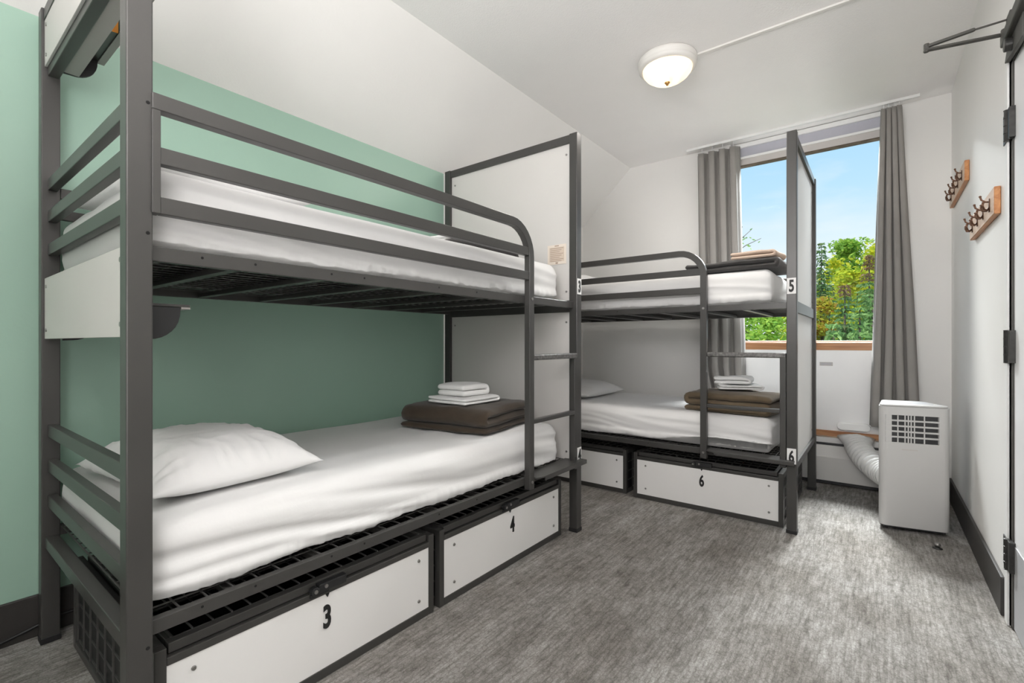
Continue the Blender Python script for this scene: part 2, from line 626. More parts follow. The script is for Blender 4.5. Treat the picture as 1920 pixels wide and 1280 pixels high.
# door, jamb and hinges
structure(MB().box(XR - 0.006, XR + 0.10, DY1, DY1 + 0.05, 0, DZ + 0.05).box(XR - 0.006, XR + 0.10, DY0 - 0.05, DY0, 0, DZ + 0.05)
          .box(XR - 0.006, XR + 0.10, DY0, DY1, DZ, DZ + 0.05).build('trim_1', M_trimw, bev=0.002))
structure(MB().box(XR + 0.004, XR + 0.05, DY1 - 0.030, DY1, 0, DZ).box(XR + 0.004, XR + 0.05, DY0, DY1, DZ - 0.012, DZ)
          .build('trim_2', M_jamb))
door = bpy.data.objects.new('door_1', None)
COL.objects.link(door)
structure(door, 'pale grey flush door in the right wall with dark hinges')
door.location = (XR, DY1, 0)
box('leaf', M_door, 0.008, 0.052, DY0 - DY1 + 0.004, -0.031, 0.008, DZ - 0.014, door, bev=0.003)
box('kick_plate', M_kick, 0.0055, 0.008, DY0 - DY1 + 0.02, -0.045, 0.012, 0.315, door)
hd = MB()
hd.cyl((0.004, DY0 - DY1 + 0.07, 1.0), (0.008, DY0 - DY1 + 0.07, 1.0), 0.028, n=20)
hd.cyl((-0.045, DY0 - DY1 + 0.07, 1.0), (0.006, DY0 - DY1 + 0.07, 1.0), 0.010, n=14)
hd.box(-0.052, -0.038, DY0 - DY1 + 0.06, DY0 - DY1 + 0.19, 0.991, 1.009)
hd.build('handle', M_screw, door, bev=0.002)
for z0, z1 in ((0.215, 0.327), (0.985, 1.105), (1.812, 1.925)):
    hg = MB()
    hg.cyl((-0.008, -0.012, z0), (-0.008, -0.012, z1), 0.009, n=12)
    for k in range(5):
        zz = z0 + (z1 - z0) * k / 4
        hg.cyl((-0.008, -0.012, zz - 0.0015), (-0.008, -0.012, zz + 0.0015), 0.0105, n=12)
    hg.box(-0.009, 0.001, -0.012, 0.052, z0, z1)
    hg.box(-0.009, 0.010, -0.055, -0.012, z0, z1)
    hg.build('hinge', M_hinge, door, bev=0.001)

# ------------------------------------------------------------------ window in the far wall
win = bpy.data.objects.new('window_1', None)
COL.objects.link(win)
structure(win, 'tall window in the far wall between two grey curtains')
win.location = (0, YF, 0)
fr = MB()
fr.box(WX0, WX1, 0.02, 0.10, 2.700, 2.735)
fr.box(WX0, WX1, 0.02, 0.10, 2.605, 2.622)
fr.box(WX0, WX0 + 0.05, 0.05, 0.10, 1.0, 2.61)
fr.box(WX1 - 0.05, WX1, 0.05, 0.10, 1.0, 2.61)
fr.box(WX0, WX1, 0.045, 0.10, 1.060, 1.075)
fr.build('frame', M_trimw, win, bev=0.002)
box('blind_cassette', M_frame_lav, WX0, WX1, 0.035, 0.09, 2.622, 2.700, win, bev=0.002)['label'] = 'lavender grey blind cassette'
box('head_rail', M_taupe, WX0, WX1, 0.03, 0.09, 2.554, 2.605, win, bev=0.002)
box('head_trim', M_bark, WX0, WX1, 0.03, 0.09, 2.545, 2.554, win, bev=0.002)
box('pane', M_glass, WX0 + 0.05, WX1 - 0.05, 0.068, 0.073, 1.075, 2.545, win)
box('sill', M_sillwood, WX0, WX1, 0.012, 0.11, 1.002, 1.060, win, bev=0.003)['label'] = 'varnished wood window sill'
# white board that closes the lower half, with the vent cover for the hose
structure(box('wall_panel', M_board, WX0, WX1, YF + 0.012, YF + 0.035, 0.392, 1.002, bev=0.002), 'white board closing the lower half of the window')
structure(box('trim_3', M_sillwood, WX0, WX1, YF - 0.004, YF + 0.10, 0.352, 0.392, bev=0.002), 'wood strip under the white board')
pp = []
for k in range(24):
    a = 2 * PI * k / 24
    cxp = -0.076 if math.cos(a) > 0 else -0.222
    pp.append((cxp + 0.029 * math.cos(a), 0.436 + 0.029 * math.sin(a)))
vc = MB().prism(pp, 1, YF - 0.022, YF + 0.0125).build('vent_cover', M_pill, bev=0.006)
tag(vc, 'small white pill shaped cover on the board above the hose', 'vent cover')
st = thing('panel_label', 'small grey printed sticker on the white board under the window', 'sticker', (-0.32, YF + 0.0115, 0.897))
box('paper', M_taupe, -0.042, 0.042, -0.001, 0.001, -0.014, 0.014, st)
tl = MB()
for zz in (-0.007, 0.0, 0.007):
    tl.box(-0.036, 0.034, -0.0015, -0.001, zz - 0.0015, zz + 0.0015)
tl.build('printed_lines', M_frame_lav, st)['kind'] = 'stuff'

# ------------------------------------------------------------------ baseboard heater on the far wall
heat = thing('baseboard_heater', 'long white baseboard heater along the wall under the window', 'heater', (0, YF, 0))
hb = MB()
hx0, hx1 = -2.30, 0.25
hb.prism([(-0.085, 0.030), (-0.085, 0.205), (-0.080, 0.215), (-0.028, 0.285), (-0.002, 0.285), (-0.002, 0.030)], 0, hx0, hx1)
hb.build('casing', M_heater, heat, bev=0.003)
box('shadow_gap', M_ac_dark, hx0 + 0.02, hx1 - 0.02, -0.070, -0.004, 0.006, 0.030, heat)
box('end_cap', M_heater, hx1, hx1 + 0.012, -0.09, -0.002, 0.0, 0.292, heat, bev=0.003)
box('end_cap', M_heater, hx0 - 0.012, hx0, -0.09, -0.002, 0.0, 0.292, heat, bev=0.003)
box('top_dark_strip', M_ac_dark, hx0, hx1, -0.026, -0.003, 0.285, 0.300, heat)  # dark strip in the gap between casing top and wall

# ------------------------------------------------------------------ bunk bed (local x: wall 0 .. aisle W, local y: head 0 .. foot L)
W, L, P, H = 1.041, 2.057, 0.05, 2.235


def quarter_round(x0, x1, y0, y1, z0, z1):
    pts = [(y0, z1), (y0, z0)]
    pts.append((y0 + (y1 - y0) * 0.18, z0 + 0.001))
    for k in range(0, 9):
        a = PI / 2 * k / 8
        pts.append((y0 + (y1 - y0) * (0.28 + 0.72 * math.sin(a)), z1 - (z1 - z0) * 0.985 * (math.cos(a)) ** 0.8))
    return MB().prism(pts, 0, x0, x1)


def wire_grid(name, parent, u, v, fixed, axes, r=0.002, m=None):
    """thin wires at positions u along axis a (running along b) and v along b (running along a)"""
    a, b = axes
    g = MB()

    def bar(i, j, pos, lo, hi, off):
        rng = [[fixed - r, fixed + r] for _ in range(3)]
        c = 3 - i - j
        rng[c] = [fixed - r + off, fixed + r + off]
        rng[i] = [pos - r, pos + r]
        rng[j] = [lo, hi]
        g.box(*rng[0], *rng[1], *rng[2])
    for p in u:
        bar(a, b, p, v[0], v[-1], 0)
    for p in v:
        bar(b, a, p, u[0], u[-1], 2 * r)
    o = g.build(name, m or M_wire, parent)
    o['kind'] = 'stuff'
    return o


def frange(a, b, n):
    return [a + (b - a) * i / n for i in range(n + 1)]


def make_bunk(name, label, group, loc, rz, upper_no, lower_no):
    t = thing(name, label, 'bunk bed', loc, rz, group)
    # posts
    for px, py in ((0, 0), (W - P, 0), (0, L - P), (W - P, L - P)):
        po = box('post', M_metal, px, px + P, py, py + P, 0.018, H, t, bev=0.003)
        box('foot_cap', M_black, px - 0.002, px + P + 0.002, py - 0.002, py + P + 0.002, 0.0, 0.022, po, bev=0.002)
        if px > 0 and py == 0:
            for zz in (1.612, 1.312, 0.357):
                MB().cyl((W - 0.004, 0.040, zz), (W + 0.0006, 0.040, zz), 0.0042, n=10).build('bolt_hole', M_hole, po)
    # headboard rails, panels and shelves
    for z0, z1 in ((1.597, 1.637), (1.485, 1.525), (1.367, 1.407), (0.728, 0.770), (0.605, 0.647), (0.480, 0.522)):
        box('headboard_rail', M_metal, P, W - P, 0.017, 0.042, z0, z1, t, bev=0.002)
    box('headboard_rail', M_metal, P, W - P, 0.010, 0.045, 0.338, 0.376, t, bev=0.002)
    box('headboard_rail', M_metal, P, W - P, 0.012, 0.045, 1.250, 1.288, t, bev=0.002)
    box('headboard_rail', M_metal, P, W - P, 0.017, 0.047, 2.000, 2.034, t, bev=0.002)
    box('headboard_rail', M_metal, P, W - P, 0.006, 0.044, 2.190, 2.230, t, bev=0.002)
    for z0, z1 in ((1.073, 1.285), (2.030, 2.195)):
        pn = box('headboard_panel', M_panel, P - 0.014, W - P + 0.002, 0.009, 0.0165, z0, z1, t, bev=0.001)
        for sx in (P + 0.03, W - P - 0.03):
            for sz in (z0 + 0.03, z1 - 0.03):
                MB().cyl((sx, 0.009, sz), (sx, 0.0065, sz), 0.006, n=10).build('screw', M_screw, pn)
    for k, zt in enumerate((1.152, 2.088)):
        sh = box('shelf', M_metal, 0.10, W - 0.105, 0.0475 if k else 0.045, 0.160, zt, zt + 0.007, t, bev=0.001)
        box('shelf_lip', M_lgrey, 0.10, W - 0.105, 0.140, 0.1605, zt - 0.005, zt, sh)
        for bx in (0.105, W - 0.119):
            quarter_round(bx, bx + 0.010, 0.0475 if k else 0.045, 0.140, zt - 0.085, zt).build('bracket', M_black, sh, bev=0.001)
        if k:
            box('trough', M_lgrey, 0.116, W - 0.120, 0.0485, 0.088, zt - 0.083, zt - 0.078, sh)
            tri = MB().prism([(0.375, 0.112), (0.460, 0.120), (0.380, 0.138)], 2, zt - 0.0065, zt - 0.005)
            tri.build('arrow_sticker', M_orange, sh)['label'] = 'orange triangular sticker'
    # deck frames
    for z0, z1 in ((1.252, 1.288), (0.370, 0.405)):
        rl = box('side_rail', M_metal, W - 0.046, W - 0.024, P * 0.6, L - P * 0.6, z0, z1, t, bev=0.002)
        for yy in (0.16, 0.29, 0.52, 0.64, 0.98, 1.2):
            MB().cyl((W - 0.026, yy, z0 + 0.022), (W - 0.0235, yy, z0 + 0.022), 0.0035, n=8).build('bolt_hole', M_hole, rl)
        box('side_rail', M_metal, 0.020, 0.046, P * 0.6, L - P * 0.6, z0, z1, t, bev=0.002)
        if z0 > 1:
            box('end_rail', M_metal, P, W - P, L - 0.046, L - 0.010, z0 - 0.02, z1 + 0.01, t, bev=0.002)
        for k in range(7):
            yy = 0.232 + k * 0.255
            box('slat', M_metal, 0.046, W - 0.046, yy, yy + 0.030, z0 + 0.002, z0 + 0.020, t, bev=0.002)
        wire_grid('wire_deck', t, frange(0.047, W - 0.047, 16), frange(0.055, L - 0.055, 31), z1 - 0.0075, (0, 1), 0.0018)
    # wall side guard rails of the upper bunk
    for z0, z1 in ((1.575, 1.612), (1.50, 1.535)):
        box('wall_rail', M_metal, 0.030, 0.050, P, L - P, z0, z1, t, bev=0.002)
    # footboard
    for z0, z1 in ((2.188, 2.233), (0.345, 0.382)):
        box('footboard_rail', M_metal, P, W - P, L - 0.044, L - 0.006, z0, z1, t, bev=0.002)
    for z0, z1 in ((1.29, 2.19), (0.380, 1.236)):
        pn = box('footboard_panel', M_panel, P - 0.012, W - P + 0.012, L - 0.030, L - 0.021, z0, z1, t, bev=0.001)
        for sx in (P + 0.03, W - P - 0.03):
            for sz in (z0 + 0.06, z1 - 0.06):
                MB().cyl((sx, L - 0.033, sz), (sx, L - 0.018, sz), 0.006, n=10).build('screw', M_screw, pn)
    # guard rail bending down into the ladder
    gx0, gx1 = W - 0.024, W + 0.008
    w2 = 0.019
    yl = 1.5625
    zt = 1.619
    path = [(0.046, zt), (yl - 0.15, zt)]
    for k in range(1, 9):
        a = PI / 2 * k / 8
        path.append((yl - 0.15 + 0.15 * math.sin(a), zt - 0.15 + 0.15 * math.cos(a)))
    path.append((yl, 0.352))
    outer = []
    inner = []
    for i, p in enumerate(path):
        a = Vector(path[max(i - 1, 0)])
        b = Vector(path[min(i + 1, len(path) - 1)])
        d = (b - a).normalized()
        n = Vector((-d.y, d.x))
        outer.append(Vector(p) + n * w2)
        inner.append(Vector(p) - n * w2)
    g = MB()
    V = [[g.bm.verts.new((x, q[0], q[1])) for q in row] for x in (gx0, gx1) for row in (outer, inner)]
    n = len(path)
    for i in range(n - 1):
        g.bm.faces.new((V[0][i], V[0][i + 1], V[1][i + 1], V[1][i]))
        g.bm.faces.new((V[2][i], V[2][i + 1], V[3][i + 1], V[3][i]))
        g.bm.faces.new((V[0][i], V[0][i + 1], V[2][i + 1], V[2][i]))
        g.bm.faces.new((V[1][i], V[1][i + 1], V[3][i + 1], V[3][i]))
    for i in (0, n - 1):
        g.bm.faces.new((V[0][i], V[1][i], V[3][i], V[2][i]))
    g.build('guard_tube', M_metal, t, bev=0.002)
    box('guard_upright', M_metal, gx0, gx1, 0.046, 0.063, 1.360, 1.5995, t, bev=0.001)
    for z0, z1 in ((1.476, 1.516), (1.360, 1.400)):
        box('guard_rail', M_metal, gx0 + 0.004, gx1 - 0.003, 0.063, yl - w2, z0, z1, t, bev=0.002)
    # ladder
    yr0, yr1 = L - P - 0.032, L - P - 0.002
    box('ladder_upright', M_metal, gx0, gx1 - 0.004, yr0, yr1, 0.36, 1.000, t, bev=0.002)
    r1 = box('rung', M_worn, gx0 + 0.002, gx1 - 0.002, yl + w2, yr1, 0.973, 1.002, t, bev=0.006)
    r1['label'] = 'worn shiny top rung'
    box('rung', M_metal, gx0 + 0.002, gx1 - 0.002, yl + w2, yr0, 0.664, 0.686, t, bev=0.004)
    sp = [(W - 0.075, yl + w2), (gx1 + 0.014, yl + w2), (gx1 + 0.026, yl + w2 + 0.02), (gx1 + 0.032, yl + w2 + 0.05), (gx1 + 0.032, L - 0.008),
          (W + 0.001, L - 0.008), (W + 0.001, L - P - 0.001), (W - 0.075, L - P - 0.001)]
    MB().prism(sp, 2, 0.400, 0.408).box(gx1 + 0.026, gx1 + 0.032, yl + w2 + 0.05, L - 0.008, 0.385, 0.404).build('step_plate', M_metal, t, bev=0.002)
    for yy, zz in ((yl, 1.27), (yl, 0.387)):
        MB().cyl((gx1 - 0.001, yy, zz), (gx1 + 0.004, yy, zz), 0.007, n=10).build('bolt', M_screw, t)
    # number plates on the foot post
    for no, z0, z1 in ((upper_no, 1.330, 1.418), (lower_no, 0.388, 0.473)):
        pl = box('number_plate', M_plate, W, W + 0.0015, L - P + 0.003, L - 0.003, z0, z1, t)
        glyph('number', no, 0.068, (W + 0.0016, L - P / 2, (z0 + z1) / 2), (PI / 2, 0, PI / 2), pl, bold=0.03, squeeze=0.60)
    return t


near_bunk = make_bunk('bunk_bed', 'nearer dark grey steel bunk bed along the green wall, numbered 3 and 4', 'steel bunk beds', (-2.374, 0.320, 0), 0, '3', '4')
FX, FY = -2.416, 4.081
far_bunk = make_bunk('bunk_bed', 'farther dark grey steel bunk bed in front of the window, numbered 5 and 6', 'steel bunk beds', (FX, FY, 0), -PI / 2, '5', '6')

# notice on the near footboard panel
nt = thing('notice', 'small beige printed notice on the white panel at the foot of upper bunk 3', 'notice', (-1.476, 0.320 + L - 0.031, 1.568))
box('paper', M_paper2, -0.063, 0.063, -0.0015, 0.0, -0.057, 0.057, nt)
box('print_field', M_paper, -0.050, 0.050, -0.0022, -0.0015, -0.040, 0.043, nt)
ln = MB()
for k in range(8):
    zz = 0.036 - k * 0.0105
    ln.box(-0.044, 0.044 - 0.012 * (k % 3), -0.0028, -0.0022, zz - 0.0018, zz + 0.0018)
ln.box(-0.014, 0.014, -0.0022, -0.0016, 0.047, 0.053)
ln.box(-0.008, 0.008, -0.0022, -0.0016, -0.053, -0.044)
ln.build('printed_lines', M_inkb, nt)['kind'] = 'stuff'


# ------------------------------------------------------------------ storage lockers under the bunks
def make_locker(label, loc, rz, number, length=0.915, num_off=0.0):
    """local x: front at 0, depth to -0.85; local y from 0 to length"""
    t = thing('storage_locker', label, 'locker', loc, rz, 'storage lockers under the bunks')
    D = 0.84
    f = MB()
    f.box(-0.028, 0, 0, 0.026, 0.0, 0.308).box(-0.028, 0, length - 0.026, length, 0.0, 0.308)
    f.box(-0.028, 0, 0.026, length - 0.026, 0.0, 0.030).box(-0.028, 0, 0.026, length - 0.026, 0.262, 0.283)
    f.box(-D, -D + 0.028, 0, 0.026, 0, 0.308).box(-D, -D + 0.028, length - 0.026, length, 0, 0.308)
    for yy in (0, length - 0.026):
        f.box(-D + 0.028, -0.028, yy, yy + 0.026, 0, 0.026).box(-D + 0.028, -0.028, yy, yy + 0.026, 0.282, 0.308)
    f.build('frame', M_metal, t, bev=0.002)
    pn = box('front_panel', M_panel_lit, -0.012, -0.003, 0.024, length - 0.024, 0.028, 0.264, t)
    for sy in (0.085, length - 0.075):
        for sz in (0.072, 0.226):
            MB().cyl((-0.003, sy, sz), (0.001, sy, sz), 0.0065, 0.005, n=10).build('screw', M_screw, pn)
    if number:
        glyph('number', number, 0.075, (-0.0025, length / 2 + num_off, 0.190), (PI / 2, 0, PI / 2), pn, bold=0.03, squeeze=0.62)
    li = MB()
    li.box(-0.034, -0.010, 0.032, length - 0.032, 0.2865, 0.312)
    li.box(-D + 0.03, -D + 0.05, 0.032, length - 0.032, 0.2865, 0.312)
    li.box(-D + 0.05, -0.034, 0.032, 0.052, 0.2865, 0.312).box(-D + 0.05, -0.034, length - 0.052, length - 0.032, 0.2865, 0.312)
    lid = li.build('lid', M_metal, t, bev=0.002)
    wire_grid('lid_mesh', lid, frange(-D + 0.05, -0.036, 12), frange(0.045, length - 0.045, 17), 0.309, (0, 1), 0.0018)
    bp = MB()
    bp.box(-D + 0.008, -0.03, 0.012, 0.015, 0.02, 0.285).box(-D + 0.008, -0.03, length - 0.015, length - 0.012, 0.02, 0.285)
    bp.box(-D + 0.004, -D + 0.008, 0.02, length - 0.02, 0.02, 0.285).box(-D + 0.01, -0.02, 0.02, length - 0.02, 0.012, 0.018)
    bp.build('inner_dark_plate', M_black, t)  # added black plates put the dark of the inside into the colour
    for k, yy in enumerate((0.006, length - 0.006)):
        wire_grid('side_mesh', t, frange(-D + 0.03, -0.03, 9), frange(0.028, 0.282, 4), yy, (0, 2), 0.0022)
    la = MB()
    c = length / 2
    la.box(-0.014, 0.012, c - 0.035, c + 0.062, 0.280, 0.306)
    la.cyl((-0.004, c - 0.048, 0.292), (0.016, c - 0.048, 0.292), 0.013, n=12)
    la.box(-0.002, 0.006, c - 0.060, c + 0.004, 0.270, 0.281)
    lo = la.build('latch', M_black, t, bev=0.002)
    MB().cyl((0.012, c - 0.012, 0.296), (0.016, c - 0.012, 0.296), 0.006, n=10).cyl((0.015, c - 0.048, 0.292), (0.019, c - 0.048, 0.292), 0.006, n=10).build('latch_pin', M_screw, lo)
    MB().prism([(c - 0.006, 0.263), (c + 0.006, 0.263), (c, 0.252)], 0, -0.003, 0.002).build('latch_tab', M_black, lo)
    return t


make_locker('low storage locker with white front numbered 3 under the nearer bunk', (-1.390, 0.388, 0), 0, '3')
make_locker('low storage locker with white front numbered 4 beside the ladder foot', (-1.390, 1.334, 0), 0, '4', 0.92, 0.02)
make_locker('low storage locker without visible number under the farther bunk, beside the locker numbered 6', (-2.318, 3.140, 0), -PI / 2, None)
make_locker('low storage locker with white front numbered 6 under the farther bunk', (-1.338, 3.110, 0), -PI / 2, '6', 0.905)


# ------------------------------------------------------------------ mattresses, pillows, blankets, towels
def rounded_box(dx, dy, dz, r, nx, ny, nz, fn):
    """box 0-centred in x,y, z from 0 to dz, with rounded edges; fn(p, n) -> displaced point"""
    verts = {}
    vl = []
    faces = []
    hx, hy, hz = dx / 2, dy / 2, dz / 2

    def vert(a, b, c):
        key = (round(a, 5), round(b, 5), round(c, 5))
        if key in verts:
            return verts[key]
        p = Vector((a * hx, b * hy, c * hz))
        q = Vector((max(-hx + r, min(hx - r, p.x)), max(-hy + r, min(hy - r, p.y)), max(-hz + r, min(hz - r, p.z))))
        d = p - q
        if d.length > 1e-9:
            n = d.normalized()
            p = q + n * r
        else:
            n = Vector((0, 0, 1))
        p = fn(p + Vector((0, 0, hz)), n)
        verts[key] = len(vl)
        vl.append(p)
        return verts[key]

    def ss(i, n):   # denser near the ends so the rounding is smooth
        t = i / n * 2 - 1
        return 1.0 * t
    def face(ax, sgn, n1, n2):
        o1, o2 = [k for k in range(3) if k != ax]
        for i in range(n1):
            for j in range(n2):
                q = []
                for di, dj in ((0, 0), (1, 0), (1, 1), (0, 1)):
                    c = [0, 0, 0]
                    c[ax] = sgn
                    c[o1] = ss(i + di, n1)
                    c[o2] = ss(j + dj, n2)
                    q.append(vert(*c))
                faces.append(q if sgn > 0 else q[::-1])
    face(0, 1, ny, nz)
    face(0, -1, ny, nz)
    face(1, 1, nx, nz)
    face(1, -1, nx, nz)
    face(2, 1, nx, ny)
    face(2, -1, nx, ny)
    me = bpy.data.meshes.new('soft')
    me.from_pydata(vl, [], faces)
    bm = bmesh.new()
    bm.from_mesh(me)
    bmesh.ops.recalc_face_normals(bm, faces=bm.faces[:])
    bm.to_mesh(me)
    bm.free()
    for p in me.polygons:
        p.use_smooth = True
    return me


MW, ML = 0.930, 1.87


def ridge(x, y, z):
    return 1 - 2.2 * abs(N(x, y, z))


def sheet_fn(seed, hz, drag=0.021, lift=0.0):
    def fn(p, n):
        p = p.copy()
        side = max(0.0, 1 - abs(n.z) * 1.2)
        top = max(0.0, n.z)
        s = p.y if abs(n.x) >= abs(n.y) else p.x
        zz = p.z + 0.10 * s + 0.03 * N(s * 2, seed, 0)
        # long drag folds running along the side, sloping down to the head
        f = N(s * 0.9 + seed, zz * 24, seed) * 0.6 + 0.35 * ridge(s * 1.1 + seed, zz * 22, seed + 5) - 0.25
        amt = 0.45 + 0.75 * max(0, N(s * 1.7, seed, 9) + 0.35)
        hdir = Vector((n.x, n.y, 0))
        low = max(0.0, 1 - p.z / hz)
        if side > 0 and hdir.length > 0.05:
            hdir.normalize()
            if abs(n.y) > abs(n.x):
                hdir *= 0.35
            p += hdir * side * (f * drag * amt * (0.5 + low) + 0.012 * math.sin(min(1, p.z / hz) * PI))
            # gathered hem
            if low > 0.70:
                k = (low - 0.70) / 0.30
                p += hdir * k * (0.030 * (0.3 if abs(n.y) > abs(n.x) else 1) + 0.007 * N(s * 42, seed, 2.0) + 0.004 * N(s * 90, seed, 8.0))
                p.z += k * 0.018 * (N(s * 5 + seed, 3.3, 0) * 0.9 + 0.40 * N(s * 34, seed, 1.0))
                p.z = max(0.0, p.z)
                p.z += k * lift * min(1, max(0, (s - 0.28) / 0.35))
        if top > 0.3:
            p.z += top * (0.005 * N(p.x * 7 + seed, p.y * 1.4, 0) + 0.004 * ridge(p.x * 6 + p.y, p.y * 1.2 + seed, 4) + 0.004 * N(p.x * 2, p.y * 2, seed))
        return p
    return fn


def make_mattress(label, loc, rz, seed, hz=0.205, lift=0.0):
    t = thing('mattress', label, 'mattress', loc, rz, 'mattresses on the bunks')
    me = rounded_box(MW, ML, hz, 0.045, 44, 190, 24, sheet_fn(seed, hz, lift=lift))
    o = link('fitted_sheet', me, M_sheet, t)
    core = rounded_box(MW - 0.02, ML - 0.02, hz * 0.55, 0.04, 10, 20, 6, lambda p, n: p)
    link('mattress_core', core, M_tick, t).location = (0, 0, 0.0)
    return t


def bunk_pt(which, x, y, z):
    if which == 'near':
        return (-2.374 + x, 0.320 + y, z)
    return (FX + y, FY - x, z)


MX = 0.034 + MW / 2
MYc = 0.990
make_mattress('white sheeted mattress of lower bunk 4, pillow and brown blanket on it', bunk_pt('near', MX, MYc, 0.408), 0, 1.3, 0.203)
make_mattress('white sheeted mattress of upper bunk 3 behind the guard rail', bunk_pt('near', MX, MYc, 1.292), 0, 7.7, 0.200)
make_mattress('white sheeted mattress of lower bunk 6, ticking showing below the sheet', bunk_pt('far', MX, MYc, 0.408), -PI / 2, 12.1, 0.200, lift=0.075)
make_mattress('white sheeted mattress of upper bunk 5 in front of the window', bunk_pt('far', MX, MYc, 1.292), -PI / 2, 18.4, 0.198)


def make_pillow(label, loc, rz, a=0.36, b=0.24, T=0.15, seed=0.0, tilt=0.0, wr=1.0):
    nu, nv = 84, 64
    vl = []
    faces = []
    for s in (1, -1):
        for j in range(nv + 1):
            for i in range(nu + 1):
                u = i / nu * 2 - 1
                v = j / nv * 2 - 1
                k = max(0.0, (1 - abs(u) ** 3) * (1 - abs(v) ** 3)) ** 0.62
                px = a * u * (1 - 0.07 * (1 - v * v) * abs(u) ** 3)
                py = b * v * (1 - 0.09 * (1 - u * u) * abs(v) ** 3)
                e = 1 - k
                w = N(u * 2.5 + seed, v * 2.5, seed) * 0.012 * k
                # folds fanning out from the seams
                m1 = min(1, 2.2 * k) * max(0, abs(v) - 0.15)
                m2 = min(1, 2.2 * k) * max(0, abs(u) - 0.25)
                w += wr * 0.011 * m1 * (ridge(u * 8 + 1.2 * N(u * 3, v * 3, seed), v * 1.1 + seed, 1) - 0.4)
                w += wr * 0.009 * m2 * (ridge(u * 1.1, v * 7 + seed + N(u * 3, v * 3, 7), 2) - 0.4)
                w += wr * 0.005 * k * (ridge(u * 4 + v * 3 + seed, v * 4 - u * 2, 5) - 0.4)
                py += wr * 0.006 * abs(v) ** 6 * N(u * 9 + seed, v, 3)
                if s > 0:
                    z = T * 0.22 + T * 0.78 * k + w
                else:
                    z = T * 0.22 * (1 - min(1, 1.5 * k)) + 0.10 * w * e
                z += wr * 0.006 * e * abs(v) ** 4 * N(u * 6 + seed, 2, v)
                vl.append((px, py, max(0.0, z)))
    n1 = (nu + 1) * (nv + 1)
    for j in range(nv):
        for i in range(nu):
            q = j * (nu + 1) + i
            faces.append((q, q + 1, q + nu + 2, q + nu + 1))
            q += n1
            faces.append((q, q + nu + 1, q + nu + 2, q + 1))
    me = bpy.data.meshes.new('pillow')
    me.from_pydata(vl, [], faces)
    bm = bmesh.new()
    bm.from_mesh(me)
    bmesh.ops.remove_doubles(bm, verts=bm.verts[:], dist=0.0008)
    bmesh.ops.recalc_face_normals(bm, faces=bm.faces[:])
    bm.to_mesh(me)
    bm.free()
    o = link('pillow', me, M_pillow, None, True)
    o.location = loc
    o.rotation_euler = (tilt, 0, rz)
    return tag(o, label, 'pillow', 'white pillows')


make_pillow('plump white pillow at the head of lower bunk 4', (-1.815, 0.640, 0.622), 0.06, 0.315, 0.250, 0.150, 1.0)
make_pillow('white pillow at the head of upper bunk 3 behind the bars', (-1.87, 0.625, 1.502), 0.03, 0.36, 0.23, 0.125, 5.0)
make_pillow('flat white pillow at the head of lower bunk 6', (-2.02, 3.62, 0.620), PI / 2, 0.34, 0.24, 0.115, 9.0, wr=0.5)
make_pillow('white pillow at the head of upper bunk 5', (-2.05, 3.60, 1.502), PI / 2, 0.34, 0.25, 0.120, 13.0, wr=0.5)


